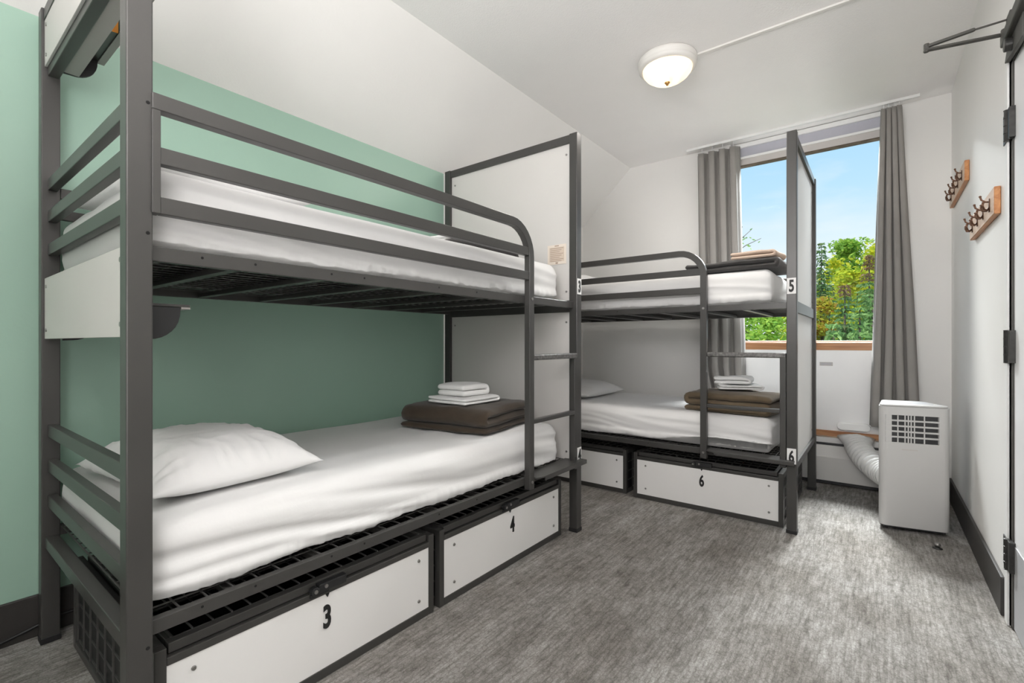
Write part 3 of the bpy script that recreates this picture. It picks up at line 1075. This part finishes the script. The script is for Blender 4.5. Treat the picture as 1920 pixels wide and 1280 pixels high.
def folded_mesh(lx, wy, t, layers, gap=0.003, seed=0.0, wob=0.006, top_bulge=0.0, inset=0.0, thick=None):
    """cloth folded back and forth: the section (y,z) is a serpentine of thickness t, extruded along x"""
    th = thick or [t] * layers
    zc = []
    z = 0
    for k in range(layers):
        zc.append(z + th[k] / 2)
        z += th[k] + gap
    total = z - gap
    centre = []
    hw = wy / 2
    for k in range(layers):
        ya, yb = (-hw, hw) if k % 2 == 0 else (hw, -hw)
        sgn = 1 if yb > ya else -1
        r_in = (th[k] + (th[k - 1] if k else th[k])) / 4
        r_out = (th[k] + (th[k + 1] if k < layers - 1 else th[k])) / 4
        y0 = ya + sgn * (inset if k == 0 else r_in)
        y1 = yb - sgn * (inset if k == layers - 1 else r_out)
        for i in range(13):
            f = i / 12
            centre.append((y0 + (y1 - y0) * f, zc[k], th[k]))
        if k < layers - 1:
            rz = (zc[k + 1] - zc[k]) / 2
            for i in range(1, 6):
                a = PI * i / 6
                centre.append((y1 + sgn * rz * math.sin(a) * 1.0, zc[k] + rz - rz * math.cos(a), (th[k] + th[k + 1]) / 2))
    A = []
    B = []
    n = len(centre)
    for i in range(n):
        a = Vector(centre[max(i - 1, 0)][:2])
        b = Vector(centre[min(i + 1, n - 1)][:2])
        d = (b - a).normalized()
        nn = Vector((-d.y, d.x))
        c = Vector(centre[i][:2])
        A.append((c, nn, centre[i][2] / 2))
    nxs = 26
    vl = []
    m = None
    for s in range(nxs + 1):
        f = s / nxs * 2 - 1
        # rounded ends
        e = max(0.0, (abs(f) - 0.86) / 0.14)
        k = math.sqrt(max(0.03, 1 - e * e))
        x = lx / 2 * (0.86 * f / 0.86 if abs(f) < 0.86 else math.copysign(0.86 + 0.14 * math.sin(e * PI / 2), f))
        loop = [c + nn * h * k for c, nn, h in A]
        c, nn, h = A[-1]
        d = Vector((nn.y, -nn.x))
        loop += [c + d * h * 0.7 * k + nn * h * 0.5 * k, c + d * h * 0.9 * k, c + d * h * 0.7 * k - nn * h * 0.5 * k]
        loop += [c - nn * h * k for c, nn, h in reversed(A)]
        c, nn, h = A[0]
        d = Vector((-nn.y, nn.x))
        loop += [c + d * h * 0.7 * k - nn * h * 0.5 * k, c + d * h * 0.9 * k, c + d * h * 0.7 * k + nn * h * 0.5 * k]
        m = len(loop)
        for q in loop:
            zz = q.y / total
            y = q.x + wob * N(x * 6 + seed, q.y * 20, seed) * 1.4
            bul = top_bulge * zz * (1 - (q.x / hw) ** 2 * 0.6) * (1 - f * f * 0.7)
            z2 = q.y + zz * wob * (N(x * 7 + seed, q.x * 7, 1.5) + 0.5 * N(x * 17, q.x * 17 + seed, 3)) + bul
            vl.append((x + wob * N(q.x * 6, q.y * 25, seed + 7) * 1.2, y, max(0.0005, z2)))
    faces = []
    for s in range(nxs):
        for i in range(m):
            a = s * m + i
            b = s * m + (i + 1) % m
            faces.append((a, b, b + m, a + m))
    faces.append(tuple(range(m))[::-1])
    faces.append(tuple(range(nxs * m, nxs * m + m)))
    me = bpy.data.meshes.new('folded')
    me.from_pydata(vl, [], faces)
    bm = bmesh.new()
    bm.from_mesh(me)
    bmesh.ops.recalc_face_normals(bm, faces=bm.faces[:])
    bm.to_mesh(me)
    bm.free()
    return me


def folded(name, label, cat, group, m, loc, rz, *a, **k):
    o = link(name, folded_mesh(*a, **k), m, None, True)
    o.location = loc
    o.rotation_euler = (0, 0, rz)
    return tag(o, label, cat, group)


GB, GT = 'folded blankets at the foot of the bunks', 'folded towels on the blankets'
folded('blanket', 'dark brown folded blanket at the foot of lower bunk 4', 'blanket', GB, M_brown, (-1.765, 1.905, 0.620), math.radians(9),
       0.53, 0.46, 0.045, 3, seed=2.0, wob=0.010, top_bulge=0.012, thick=[0.026, 0.042, 0.038])
folded('towel', 'larger white folded towel lying directly on the dark brown blanket', 'towel', GT, M_towel, (-1.742, 1.850, 0.749), math.radians(0),
       0.27, 0.26, 0.014, 2, seed=4.0, wob=0.004)
folded('towel', 'small white folded towel on top of the larger towel, lower bunk 4', 'towel', GT, M_towel, (-1.762, 1.868, 0.783), math.radians(-2),
       0.19, 0.175, 0.026, 2, seed=6.0, wob=0.006, top_bulge=0.010)
folded('blanket', 'charcoal folded blanket at the foot of upper bunk 3', 'blanket', GB, M_greyb, (-1.86, 1.88, 1.498), math.radians(-4),
       0.55, 0.46, 0.03, 2, seed=8.0, wob=0.008)
folded('towel', 'white folded towel at the foot of upper bunk 3', 'towel', GT, M_towel, (-1.88, 1.80, 1.570), math.radians(10),
       0.26, 0.24, 0.016, 2, seed=9.0, wob=0.004)
folded('blanket', 'olive brown folded blanket at the foot of lower bunk 6', 'blanket', GB, M_tan, (-0.745, 3.40, 0.616), math.radians(-97),
       0.43, 0.50, 0.045, 3, seed=12.0, wob=0.012, top_bulge=0.02, thick=[0.030, 0.038, 0.036])
folded('towel', 'flat white folded towel on the olive brown blanket of bunk 6', 'towel', GT, M_towel, (-0.735, 3.40, 0.758), math.radians(-70),
       0.20, 0.25, 0.012, 2, seed=14.0, wob=0.014)
folded('towel', 'crumpled white towel topmost on the olive brown blanket of bunk 6', 'towel', GT, M_towel, (-0.765, 3.40, 0.790), math.radians(-78),
       0.15, 0.20, 0.020, 2, seed=16.0, wob=0.022, top_bulge=0.012)
folded('blanket', 'charcoal folded blanket at the foot of upper bunk 5 before the window', 'blanket', GB, M_greyb, (-0.72, 3.36, 1.500), math.radians(-92),
       0.46, 0.52, 0.028, 2, seed=18.0, wob=0.008, top_bulge=0.012)
folded('towel', 'beige folded towel on the charcoal blanket of upper bunk 5', 'towel', GT, M_peach, (-0.600, 3.32, 1.574), math.radians(-95),
       0.24, 0.24, 0.021, 2, seed=20.0, wob=0.007)


# ------------------------------------------------------------------ curtains
def make_curtain(label, top, bot, nf, amp_t, amp_b, zt, zb, y, seed, edge=None):
    nx, nz = nf * 14, 30
    vl = []
    faces = []
    for j in range(nz + 1):
        f = j / nz
        z = zt + (zb - zt) * f
        x0 = top[0] + (bot[0] - top[0]) * f
        x1 = top[1] + (bot[1] - top[1]) * f
        if edge:
            x0 += edge(z)
        amp = amp_t + (amp_b - amp_t) * f
        for i in range(nx + 1):
            u = i / nx
            ph = u * nf * 2 * PI + 0.7 * N(u * 3, f * 1.3, seed) * f
            yy = y + amp - 2 * amp * abs(math.sin(ph / 2)) ** 0.75 + 0.012 * N(u * 4, f * 2, seed + 3) * f
            xx = x0 + (x1 - x0) * u + 0.25 * amp * math.sin(2 * ph) + 0.010 * N(u * 5, f * 2.2, seed + 9) * f
            zz = z + (0.006 * math.sin(ph * 1.0 + 1) if j == 0 else 0)
            vl.append((xx, yy, zz))
    for j in range(nz):
        for i in range(nx):
            q = j * (nx + 1) + i
            faces.append((q, q + 1, q + nx + 2, q + nx + 1))
    me = bpy.data.meshes.new('curtain')
    me.from_pydata(vl, [], faces)
    t = thing('curtain', label, 'curtain', (0, 0, 0), 0, 'grey window curtains')
    o = link('drape', me, M_curtain, t, True)
    sd = o.modifiers.new('thickness', 'SOLIDIFY')
    sd.thickness = 0.003
    for k in range(nf):
        u = (k + 0.5) / nf
        x = top[0] + (top[1] - top[0]) * u
        MB().tube([(x, y, ZC - 0.022), (x, y, zt + 0.02), (x, y - amp_t * 0.6, zt - 0.02)], 0.003, 6).build('hanger', M_trimw, t, True)
    return t


make_curtain('grey curtain left of the window, hanging behind the farther bunk', (-1.245, -0.910), (-1.215, -0.86), 4, 0.036, 0.040, 2.672, 0.40, 4.235, 1.0,
             edge=lambda z: 0.0 if z > 0.85 else (0.85 - z) * 0.25)
make_curtain('grey curtain right of the window, flaring towards the air conditioner', (0.012, 0.125), (-0.055, 0.225), 4, 0.028, 0.042, 2.690, 0.47, 4.235, 6.0)
cr = thing('curtain_track', 'slim white curtain track on the ceiling above the window', 'curtain track', (0, 4.235, ZC))
box('track', M_trimw, -1.33, 0.22, -0.012, 0.012, -0.020, 0.0, cr, bev=0.002)

# ------------------------------------------------------------------ portable air conditioner
ac = thing('air_conditioner', 'white portable air conditioner standing in front of the right curtain', 'air conditioner', (0.1585, 3.459, 0), math.atan2(0.202, 0.979))
AW, AD, AZ0, AH = 0.312, 0.25, 0.028, 0.700


def round_rect(w, y0, y1, r, n=6):
    pts = []
    for cxp, cyp, a0 in ((w / 2 - r, y1 - r, 0), (-w / 2 + r, y1 - r, PI / 2), (-w / 2 + r, y0 + r, PI), (w / 2 - r, y0 + r, 1.5 * PI)):
        for k in range(n + 1):
            a = a0 + PI / 2 * k / n
            pts.append((cxp + r * math.cos(a), cyp + r * math.sin(a)))
    return pts


R_ = 0.034
full = [(x * (0.70 if y > AD / 2 else 1.0), y) for x, y in round_rect(AW, 0.0, AD, R_, 8)]
ax0, ax1, az0, az1 = -0.1025, 0.1045, 0.500, 0.653
left = [p for p in full if p[0] < -0.132 and p[1] < AD / 2] + [(-0.120, AD * 0.8)]
left = sorted(left, key=lambda p: -p[1])
right = sorted([p for p in full if p[0] > ax1 and p[1] < AD / 2], key=lambda p: p[1])
left = left + [(-0.132, 0.0), (-0.118, 0.014), (-0.110, AD * 0.7)]
right = [(ax1, 0.0)] + right + [(0.112, AD * 0.8), (0.090, AD * 0.7), (ax1 - 0.004, 0.014)]
body = MB()
body.prism(full, 2, AZ0, az0).prism(full, 2, az1, AH)
body.prism(left, 2, az0, az1).prism(right, 2, az0, az1)
body.prism([(-0.1315, 0.013), (ax1, 0.013), (AW * 0.345, AD * 0.8), (AW * 0.30, AD), (-AW * 0.30, AD), (-AW * 0.345, AD * 0.8)], 2, az0, az1)
body.build('body', M_ac, ac)
box('blank_strip', M_ac, -0.132, ax0, 0.003, 0.013, az0, az1, ac)
box('grille_recess', M_ac_dark, ax0, ax1, 0.0095, 0.0118, az0, az1, ac)
for k in range(4):
    zz = az0 + (az1 - az0) * (k + 1) / 5
    box('louver', M_ac, -0.132, ax1, 0.001, 0.0095, zz - 0.0045, zz + 0.0045, ac)
for fx in (0.135, 0.29, 0.36, 0.42, 0.49, 0.70):
    xx = ax0 + (ax1 - ax0) * fx
    box('vane', M_ac, xx - 0.0028, xx + 0.0028, 0.004, 0.0095, az0, az1, ac)
MB().prism([(x * 0.975, 0.003 + y * 0.975) for x, y in full], 2, AH, AH + 0.012).build('top_panel', M_ac, ac, bev=0.008)
box('control_panel', M_kick, -0.07, 0.10, 0.07, 0.20, AH + 0.012, AH + 0.0135, ac)
box('badge', M_taupe, -0.058, 0.012, -0.0006, 0.0002, 0.459, 0.4645, ac)
box('base_dark_block', M_ac_dark, -AW / 2 + 0.02, AW / 2 - 0.02, 0.014, AD * 0.5, 0.016, AZ0, ac)  # dark block filling the gap under the body
for cxp in (-0.10, 0.10):
    for cyp in (0.045, AD - 0.05):
        MB().cyl((cxp - 0.009, cyp, 0.013), (cxp + 0.009, cyp, 0.013), 0.013, n=14).build('caster', M_screw, ac, True)
# corrugated exhaust hose: from the back of the unit up to the flat adapter on the board
ctrl = [Vector((0.065, 3.74, 0.235)), Vector((0.02, 3.88, 0.225)), Vector((-0.050, 4.03, 0.250)), Vector((-0.100, 4.125, 0.295)), Vector((-0.122, 4.185, 0.335))]
mi = ac.matrix_basis.copy()
mi = (Matrix.Translation(ac.location) @ Matrix.Rotation(ac.rotation_euler.z, 4, 'Z')).inverted()


def catmull(ps, per):
    out = []
    q = [ps[0] * 2 - ps[1]] + ps + [ps[-1] * 2 - ps[-2]]
    for i in range(1, len(q) - 2):
        for k in range(per):
            t = k / per
            a, b, c, d = q[i - 1], q[i], q[i + 1], q[i + 2]
            out.append(0.5 * ((2 * b) + (c - a) * t + (2 * a - 5 * b + 4 * c - d) * t * t + (3 * b - a - 3 * c + d) * t ** 3))
    out.append(ps[-1])
    return out


cpts = [mi @ p for p in catmull(ctrl, 34)]
hr = [0.082 - 0.017 * (0.5 + 0.5 * math.cos(i * 2 * PI / 10)) ** 2 for i in range(len(cpts))]
MB().tube(cpts, hr, 18).build('exhaust_hose', M_hose, ac, True)
ad = MB()
rings = []
for f, (w_, h_) in ((0.0, (0.074, 0.072)), (0.45, (0.095, 0.050)), (1.0, (0.115, 0.026))):
    c = Vector((-0.124 - 0.012 * f, 4.190 + 0.125 * f, 0.338 + 0.022 * f))
    rings.append([ad.bm.verts.new(mi @ (c + Vector((w_ * math.cos(a), 0, h_ * math.sin(a))))) for a in [2 * PI * k / 24 for k in range(24)]])
for a, b in zip(rings[:-1], rings[1:]):
    for k in range(24):
        ad.bm.faces.new((a[k], a[(k + 1) % 24], b[(k + 1) % 24], b[k]))
ad.bm.faces.new(rings[-1])
ad.bm.faces.new(rings[0][::-1])
ad.build('hose_adapter', M_hose, ac, True)

# ------------------------------------------------------------------ ceiling lamp and cable duct
LX, LY = -0.995, 2.805
lamp = thing('ceiling_lamp', 'round flush ceiling lamp with glowing alabaster glass bowl', 'lamp', (LX, LY, ZC))
MB().lathe([(0.0, -0.001), (0.158, -0.001), (0.166, -0.008), (0.168, -0.030), (0.163, -0.036), (0.166, -0.042), (0.163, -0.056), (0.148, -0.066), (0.138, -0.062), (0.0, -0.050)], 48).build('rim', M_rim, lamp, True)
MB().lathe([(0.141, -0.060), (0.138, -0.078), (0.122, -0.100), (0.095, -0.120), (0.060, -0.133), (0.025, -0.139), (0.0, -0.140)], 48).build('glass_bowl', M_lampglass, lamp, True)
MB().lathe([(0.0, -0.136), (0.014, -0.132), (0.016, -0.142), (0.010, -0.148), (0.006, -0.156), (0.0, -0.158)], 20).build('finial', M_brass, lamp, True)
duct = MB().box(LX + 0.160, XR - 0.001, LY + 0.045, LY + 0.062, ZC - 0.011, ZC - 0.0005).build('cable_duct', M_rim, None, bev=0.002)
tag(duct, 'thin white cable duct running across the ceiling from the lamp', 'cable duct')


# ------------------------------------------------------------------ coat racks on the right wall
def make_rack(label, loc, length):
    """local: board along +y from 0 to length, front face at -x"""
    t = thing('coat_rack', label, 'coat rack', loc, 0, 'wooden coat racks')
    box('board', M_wood, -0.020, -0.001, 0, length, -0.055, 0.055, t, bev=0.002)
    box('pale_face', M_face, -0.0215, -0.0202, 0.003, length - 0.003, -0.052, 0.052, t)  # thin front layer in a paler wood tone than the board
    for k in range(4):
        y = length * (0.14 + 0.24 * k)
        h = MB()
        h.box(-0.0245, -0.0215, y - 0.009, y + 0.009, -0.028, 0.026)
        for dy in (-0.020, 0.020):
            h.tube([(-0.023, y, -0.010), (-0.030, y + dy * 0.4, -0.022), (-0.040, y + dy * 0.9, -0.019), (-0.045, y + dy * 1.1, -0.004), (-0.044, y + dy * 1.2, 0.006)], 0.0036, 8)
        h.tube([(-0.023, y, 0.014), (-0.034, y, 0.015), (-0.046, y, 0.025), (-0.050, y, 0.038)], 0.0036, 8)
        for p in ((-0.050, y, 0.040), (-0.044, y - 0.024, 0.008), (-0.044, y + 0.024, 0.008)):
            h.lathe([(0, -0.005), (0.004, -0.003), (0.0052, 0), (0.004, 0.003), (0, 0.005)], 10, p)
        h.build('hook', M_hook, t, True)
    return t


make_rack('wooden coat rack with double hooks, higher one nearer the window corner', (XR, 3.535, 1.990), 0.68)
make_rack('wooden coat rack with double hooks, lower one nearer the door', (XR, 2.700, 1.632), 0.64)

# ------------------------------------------------------------------ door closer
dc = thing('door_closer', 'dark door closer with folded arm above the pale grey door', 'door closer', (XR, DY1, 0))
MB().box(-0.034, -0.002, -0.42, -0.060, 2.140, 2.182).build('body', M_jamb, dc, bev=0.005)
MB().prism([(-0.020, 2.098), (-0.30, 2.060), (-0.30, 2.141), (-0.070, 2.141)], 0, -0.016, -0.002).build('bracket', M_jamb, dc, bev=0.002)
MB().cyl((-0.036, -0.145, 2.112), (-0.014, -0.145, 2.112), 0.023, n=20).build('spindle_cap', M_hinge, dc, bev=0.003)
EL = Vector((-0.241, -0.107, 2.197))


def flat_arm(p0, p1, w, h):
    d = (Vector(p1) - Vector(p0))
    m = Matrix.Translation(Vector(p0)) @ d.to_track_quat('X', 'Z').to_matrix().to_4x4()
    return MB().box(-0.008, d.length + 0.008, -w / 2, w / 2, -h / 2, h / 2, m)


flat_arm((-0.020, -0.055, 2.192), EL + Vector((0, 0, -0.006)), 0.020, 0.008).build('main_arm', M_jamb, dc, bev=0.002)
END = Vector((0.012, -0.088, 2.229))
MID = EL + Vector((0, 0, 0.008)) + (END - EL) * 0.50
fa = flat_arm(MID, EL + Vector((0, 0, 0.008)), 0.014, 0.011)
fa.build('forearm', M_jamb, dc, bev=0.002)
MB().cyl(MID, END, 0.0035, n=10).cyl(MID - (END - EL) * 0.03, MID + (END - EL) * 0.04, 0.006, n=10).build('adjusting_rod', M_jamb, dc)
MB().cyl(EL + Vector((0, 0, -0.014)), EL + Vector((0, 0, 0.018)), 0.009, n=14).build('elbow', M_jamb, dc, bev=0.002)
MB().cyl((-0.020, -0.075, 2.182), (-0.020, -0.075, 2.202), 0.014, n=14).build('pivot', M_jamb, dc, bev=0.002)
MB().box(-0.020, -0.0005, -0.135, -0.070, 2.215, 2.240).build('shoe', M_jamb, dc, bev=0.003)

# ------------------------------------------------------------------ door stop on the floor, cord at the left wall
ds = thing('door_stop', 'small dark metal door stop on the carpet by the air conditioner', 'door stop', (0.239, 3.284, 0))
MB().lathe([(0.0, 0.0), (0.021, 0.0), (0.021, 0.003), (0.010, 0.005), (0.008, 0.014), (0.0, 0.014)], 18).build('base', M_hinge, ds, True)
MB().lathe([(0.0, 0.012), (0.013, 0.014), (0.014, 0.022), (0.010, 0.028), (0.0, 0.029)], 18).build('bumper', M_screw, ds, True)
cordp = [Vector((XL + 0.024, -0.15, 0.008)), Vector((XL + 0.05, 0.10, 0.010)), Vector((XL + 0.022, 0.26, 0.03)), Vector((XL + 0.02, 0.42, 0.055)), Vector((XL + 0.02, 0.62, 0.02))]
cd = MB().tube(catmull(cordp, 10), 0.005, 8).build('power_cord', M_black, None, True)
tag(cd, 'black power cord lying along the dark baseboard of the green wall', 'cord')

# ------------------------------------------------------------------ outdoors
GZ = -3.0
lawn = MB().box(-40, 40, 6.0, 70, GZ - 0.1, GZ).build('lawn', M_lawn)
structure(lawn, 'rough grass outside the window')


def leaf_cloud(pts, size, rng, vert=0.5):
    """one small diamond per point"""
    vl = []
    fc = []
    for p in pts:
        a = Vector((rng.uniform(-1, 1), rng.uniform(-1, 1), rng.uniform(-1, 1) * vert)).normalized()
        b = a.cross(Vector((rng.uniform(-1, 1), rng.uniform(-1, 1), rng.uniform(-1, 1)))).normalized()
        s = size * rng.uniform(0.6, 1.3)
        q = len(vl)
        vl += [p - a * s, p + b * s * 0.5, p + a * s, p - b * s * 0.5]
        fc.append((q, q + 1, q + 2, q + 3))
    me = bpy.data.meshes.new('foliage')
    me.from_pydata(vl, [], fc)
    return me


def broadleaf(label, x, y, ztop, width, m, n=2600, seed=0, size=0.13, zlow=None, name='leafy_tree', cat='tree', point=0.5):
    rng = random.Random(seed)
    h = ztop - GZ
    lo = (zlow - GZ) if zlow is not None else h * 0.25
    t = thing(name, label, cat, (x, y, GZ))
    clumps = []
    for k in range(40):
        f = rng.random()
        zz = lo + (h - lo) * f
        rad = width / 2 * (1 - f) ** point * min(1, 0.45 + f * 3)
        a = rng.uniform(0, 2 * PI)
        rr = rad * math.sqrt(rng.random()) * 0.95
        clumps.append((Vector((rr * math.cos(a), rr * math.sin(a), zz)), width * rng.uniform(0.08, 0.16)))
    clumps.append((Vector((0, 0, h - width * 0.10)), width * 0.09))
    pts = []
    for k in range(n):
        c, r = rng.choice(clumps)
        d = Vector((rng.gauss(0, 1), rng.gauss(0, 1), rng.gauss(0, 0.8)))
        p = c + d * r * 0.62
        if p.z > h:
            p = Vector((p.x * 0.3, p.y * 0.3, h - rng.random() * 0.25))
        pts.append(p)
    link('foliage', leaf_cloud(pts, size, rng, 0.6), m, t)
    tr = MB().tube([(0, 0, 0), (0.04, 0.02, h * 0.4), (0, 0, h * 0.85)], [0.10, 0.07, 0.015], 7)
    for k in range(8):
        c, r = clumps[k]
        tr.tube([(0, 0, c.z * 0.55), tuple(c * 0.5 + Vector((0, 0, c.z * 0.3))), tuple(c)], [0.03, 0.02, 0.008], 5)
    tr.build('trunk', M_bark, t, True)
    return t


def conifer(label, x, y, ztop, width, m, seed=0, tip=None, tip_len=0.25, name='spruce'):
    rng = random.Random(seed)
    h = ztop - GZ
    t = thing(name, label, 'tree', (x, y, GZ))
    sets = {False: ([], []), True: ([], [])}
    nt_ = int(h * 9)
    zlo = 0.30
    for k in range(nt_):
        f = zlo + (1 - zlo) * (k + rng.random()) / nt_
        z = h * min(f, 0.995)
        R = width / 2 * ((1 - f) / (1 - zlo)) ** 0.8 * rng.uniform(0.8, 1.1) + 0.04
        nb = 9 if f < 0.85 else 6
        for b in range(nb):
            a = 2 * PI * (b + rng.random() * 0.7) / nb + k * 1.7
            d = Vector((math.cos(a), math.sin(a), 0))
            s = Vector((-d.y, d.x, 0))
            steps = max(3, int(R / 0.045))
            V, F = sets[tip is not None and z > h - tip_len]
            for i in range(steps):
                u = (i + rng.random()) / steps
                c = d * R * u + Vector((0, 0, z - 0.42 * R * u + 0.22 * R * u * u)) + s * rng.uniform(-0.10, 0.10) * (1.2 - u)
                ln = (d * rng.uniform(0.2, 1.0) + s * rng.uniform(-0.8, 0.8) + Vector((0, 0, rng.uniform(-1.1, 0.2)))).normalized()
                up = Vector((rng.gauss(0, 1), rng.gauss(0, 1), rng.gauss(0, 1))).cross(ln).normalized()
                q = len(V)
                L_ = rng.uniform(0.05, 0.10)
                V += [c - ln * L_ * 0.6, c + up * L_ * 0.30, c + ln * L_, c - up * L_ * 0.30]
                F.append((q, q + 1, q + 2, q + 3))
    me = bpy.data.meshes.new('needles')
    me.from_pydata(sets[False][0], [], sets[False][1])
    link('needles', me, m, t)
    if tip is not None:
        me = bpy.data.meshes.new('cone_tip')
        me.from_pydata(sets[True][0], [], sets[True][1])
        link('cone_tip', me, tip, t)['label'] = 'brown cone laden top'
    MB().tube([(0, 0, 0), (0, 0, h * 0.5), (0, 0, h * 0.99)], [0.10, 0.05, 0.008], 7).build('trunk', M_bark, t, True)
    return t


F_, CX_, CY_, TH = 895.0, 960.0, 642.0, math.atan(688.0 / 895.0)


def place(px, py, Y):
    """real position of a point seen in the photograph at px,py if it stands at distance Y along the room axis"""
    u = (px - CX_) / F_
    rx = -math.sin(TH) + math.cos(TH) * u
    ry = math.cos(TH) + math.sin(TH) * u
    k = Y / ry
    return rx * k, Y, 1.06 + (CY_ - py) / F_ * k


def tree_at(kind, px, py, Y, *a, **k):
    x, y, z = place(px, py, Y)
    lab = a[0]
    return kind(lab, x, y, z, *a[1:], **k)


tree_at(conifer, 1563, 604, 8.4, 'short green spruce at the bottom of the window', 1.3, L_spr, seed=21)
tree_at(broadleaf, 1440, 592, 9.2, 'low green bush close outside the window', 1.3, L_grn, n=5000, seed=29, size=0.055, name='bush', cat='shrub', zlow=-1.0)
tree_at(conifer, 1612, 572, 10.0, 'green spruce low in front of the taller trees', 1.5, L_spr, seed=17)
tree_at(broadleaf, 1405, 575, 10.6, 'green bush seen under the upper bunk, left', 1.9, L_grn, n=5000, seed=25, size=0.06, name='bush', cat='shrub', zlow=-1.5)
tree_at(conifer, 1584, 534, 11.6, 'dark spruce with a small brown tip in the middle of the window', 1.5, L_drk, seed=15, tip=L_brn)
tree_at(broadleaf, 1480, 585, 13.0, 'yellow green bush seen under the upper bunk, right', 1.6, L_yel, n=5000, seed=27, size=0.06, name='bush', cat='shrub', zlow=-1.5)
tree_at(conifer, 1636, 556, 13.2, 'light green spruce partly hidden by the right curtain', 1.6, L_spr, seed=19)
tree_at(broadleaf, 1543, 556, 14.2, 'autumn coloured orange and yellow shrub beside the bunk panel', 1.4, L_aut, n=5000, seed=23, size=0.06, name='autumn_shrub', cat='shrub', zlow=-1.5)
tree_at(conifer, 1630, 474, 15.4, 'spruce with a brown cone laden top by the right curtain', 1.9, L_spr, seed=13, tip=L_brn, tip_len=0.75)
tree_at(conifer, 1540, 455, 17.2, 'slim dark spruce just right of the far bunk panel', 2.0, L_drk, seed=3)
tree_at(broadleaf, 1602, 508, 19.4, 'low golden green tree behind the brown tipped spruce', 2.4, L_yel, seed=11, n=6000, size=0.08)
tree_at(broadleaf, 1563, 480, 22.0, 'yellow green tree left of the tall bright green tree', 2.6, L_yel, seed=9, n=7000, size=0.085)
tree_at(broadleaf, 1648, 455, 25.0, 'yellow green tree beside the right curtain', 3.8, L_yel, seed=7, n=9000, size=0.10)
tree_at(broadleaf, 1591, 450, 29.0, 'tall bright green pointed tree in the middle of the view', 4.4, L_grn, seed=5, n=9000, size=0.11, point=0.8)
# thin twig reaching in beside the left curtain
tx, ty, tz = place(1399, 408, 7.4)
tw = thing('birch_sapling', 'thin sparse sapling whose twigs show beside the left curtain', 'tree', (tx - 0.25, ty, GZ))
hh = tz - GZ
tt = MB().tube([(0, 0, 0), (0.02, 0, hh * 0.5), (0.0, 0.05, hh * 0.86), (0.10, 0.05, hh * 0.93), (0.20, 0, hh * 0.98)], [0.04, 0.025, 0.012, 0.008, 0.004], 6)
rng = random.Random(4)
tips = []
for k in range(14):
    f = rng.uniform(0.80, 0.97)
    d = Vector((rng.uniform(0.1, 0.42), rng.uniform(-0.15, 0.15), rng.uniform(0.02, 0.30)))
    b0 = Vector((0.05, 0.03, hh * f - 0.15))
    tt.tube([b0, b0 + d * 0.5 + Vector((0, 0, 0.03)), b0 + d], [0.007, 0.005, 0.003], 5)
    tips += [b0 + d * rng.uniform(0.4, 1.05) + Vector((rng.gauss(0, 0.03), rng.gauss(0, 0.03), rng.gauss(0, 0.03))) for _ in range(7)]
tt.build('stem', M_bark, tw, True)
link('foliage', leaf_cloud(tips, 0.030, rng), L_spr, tw)
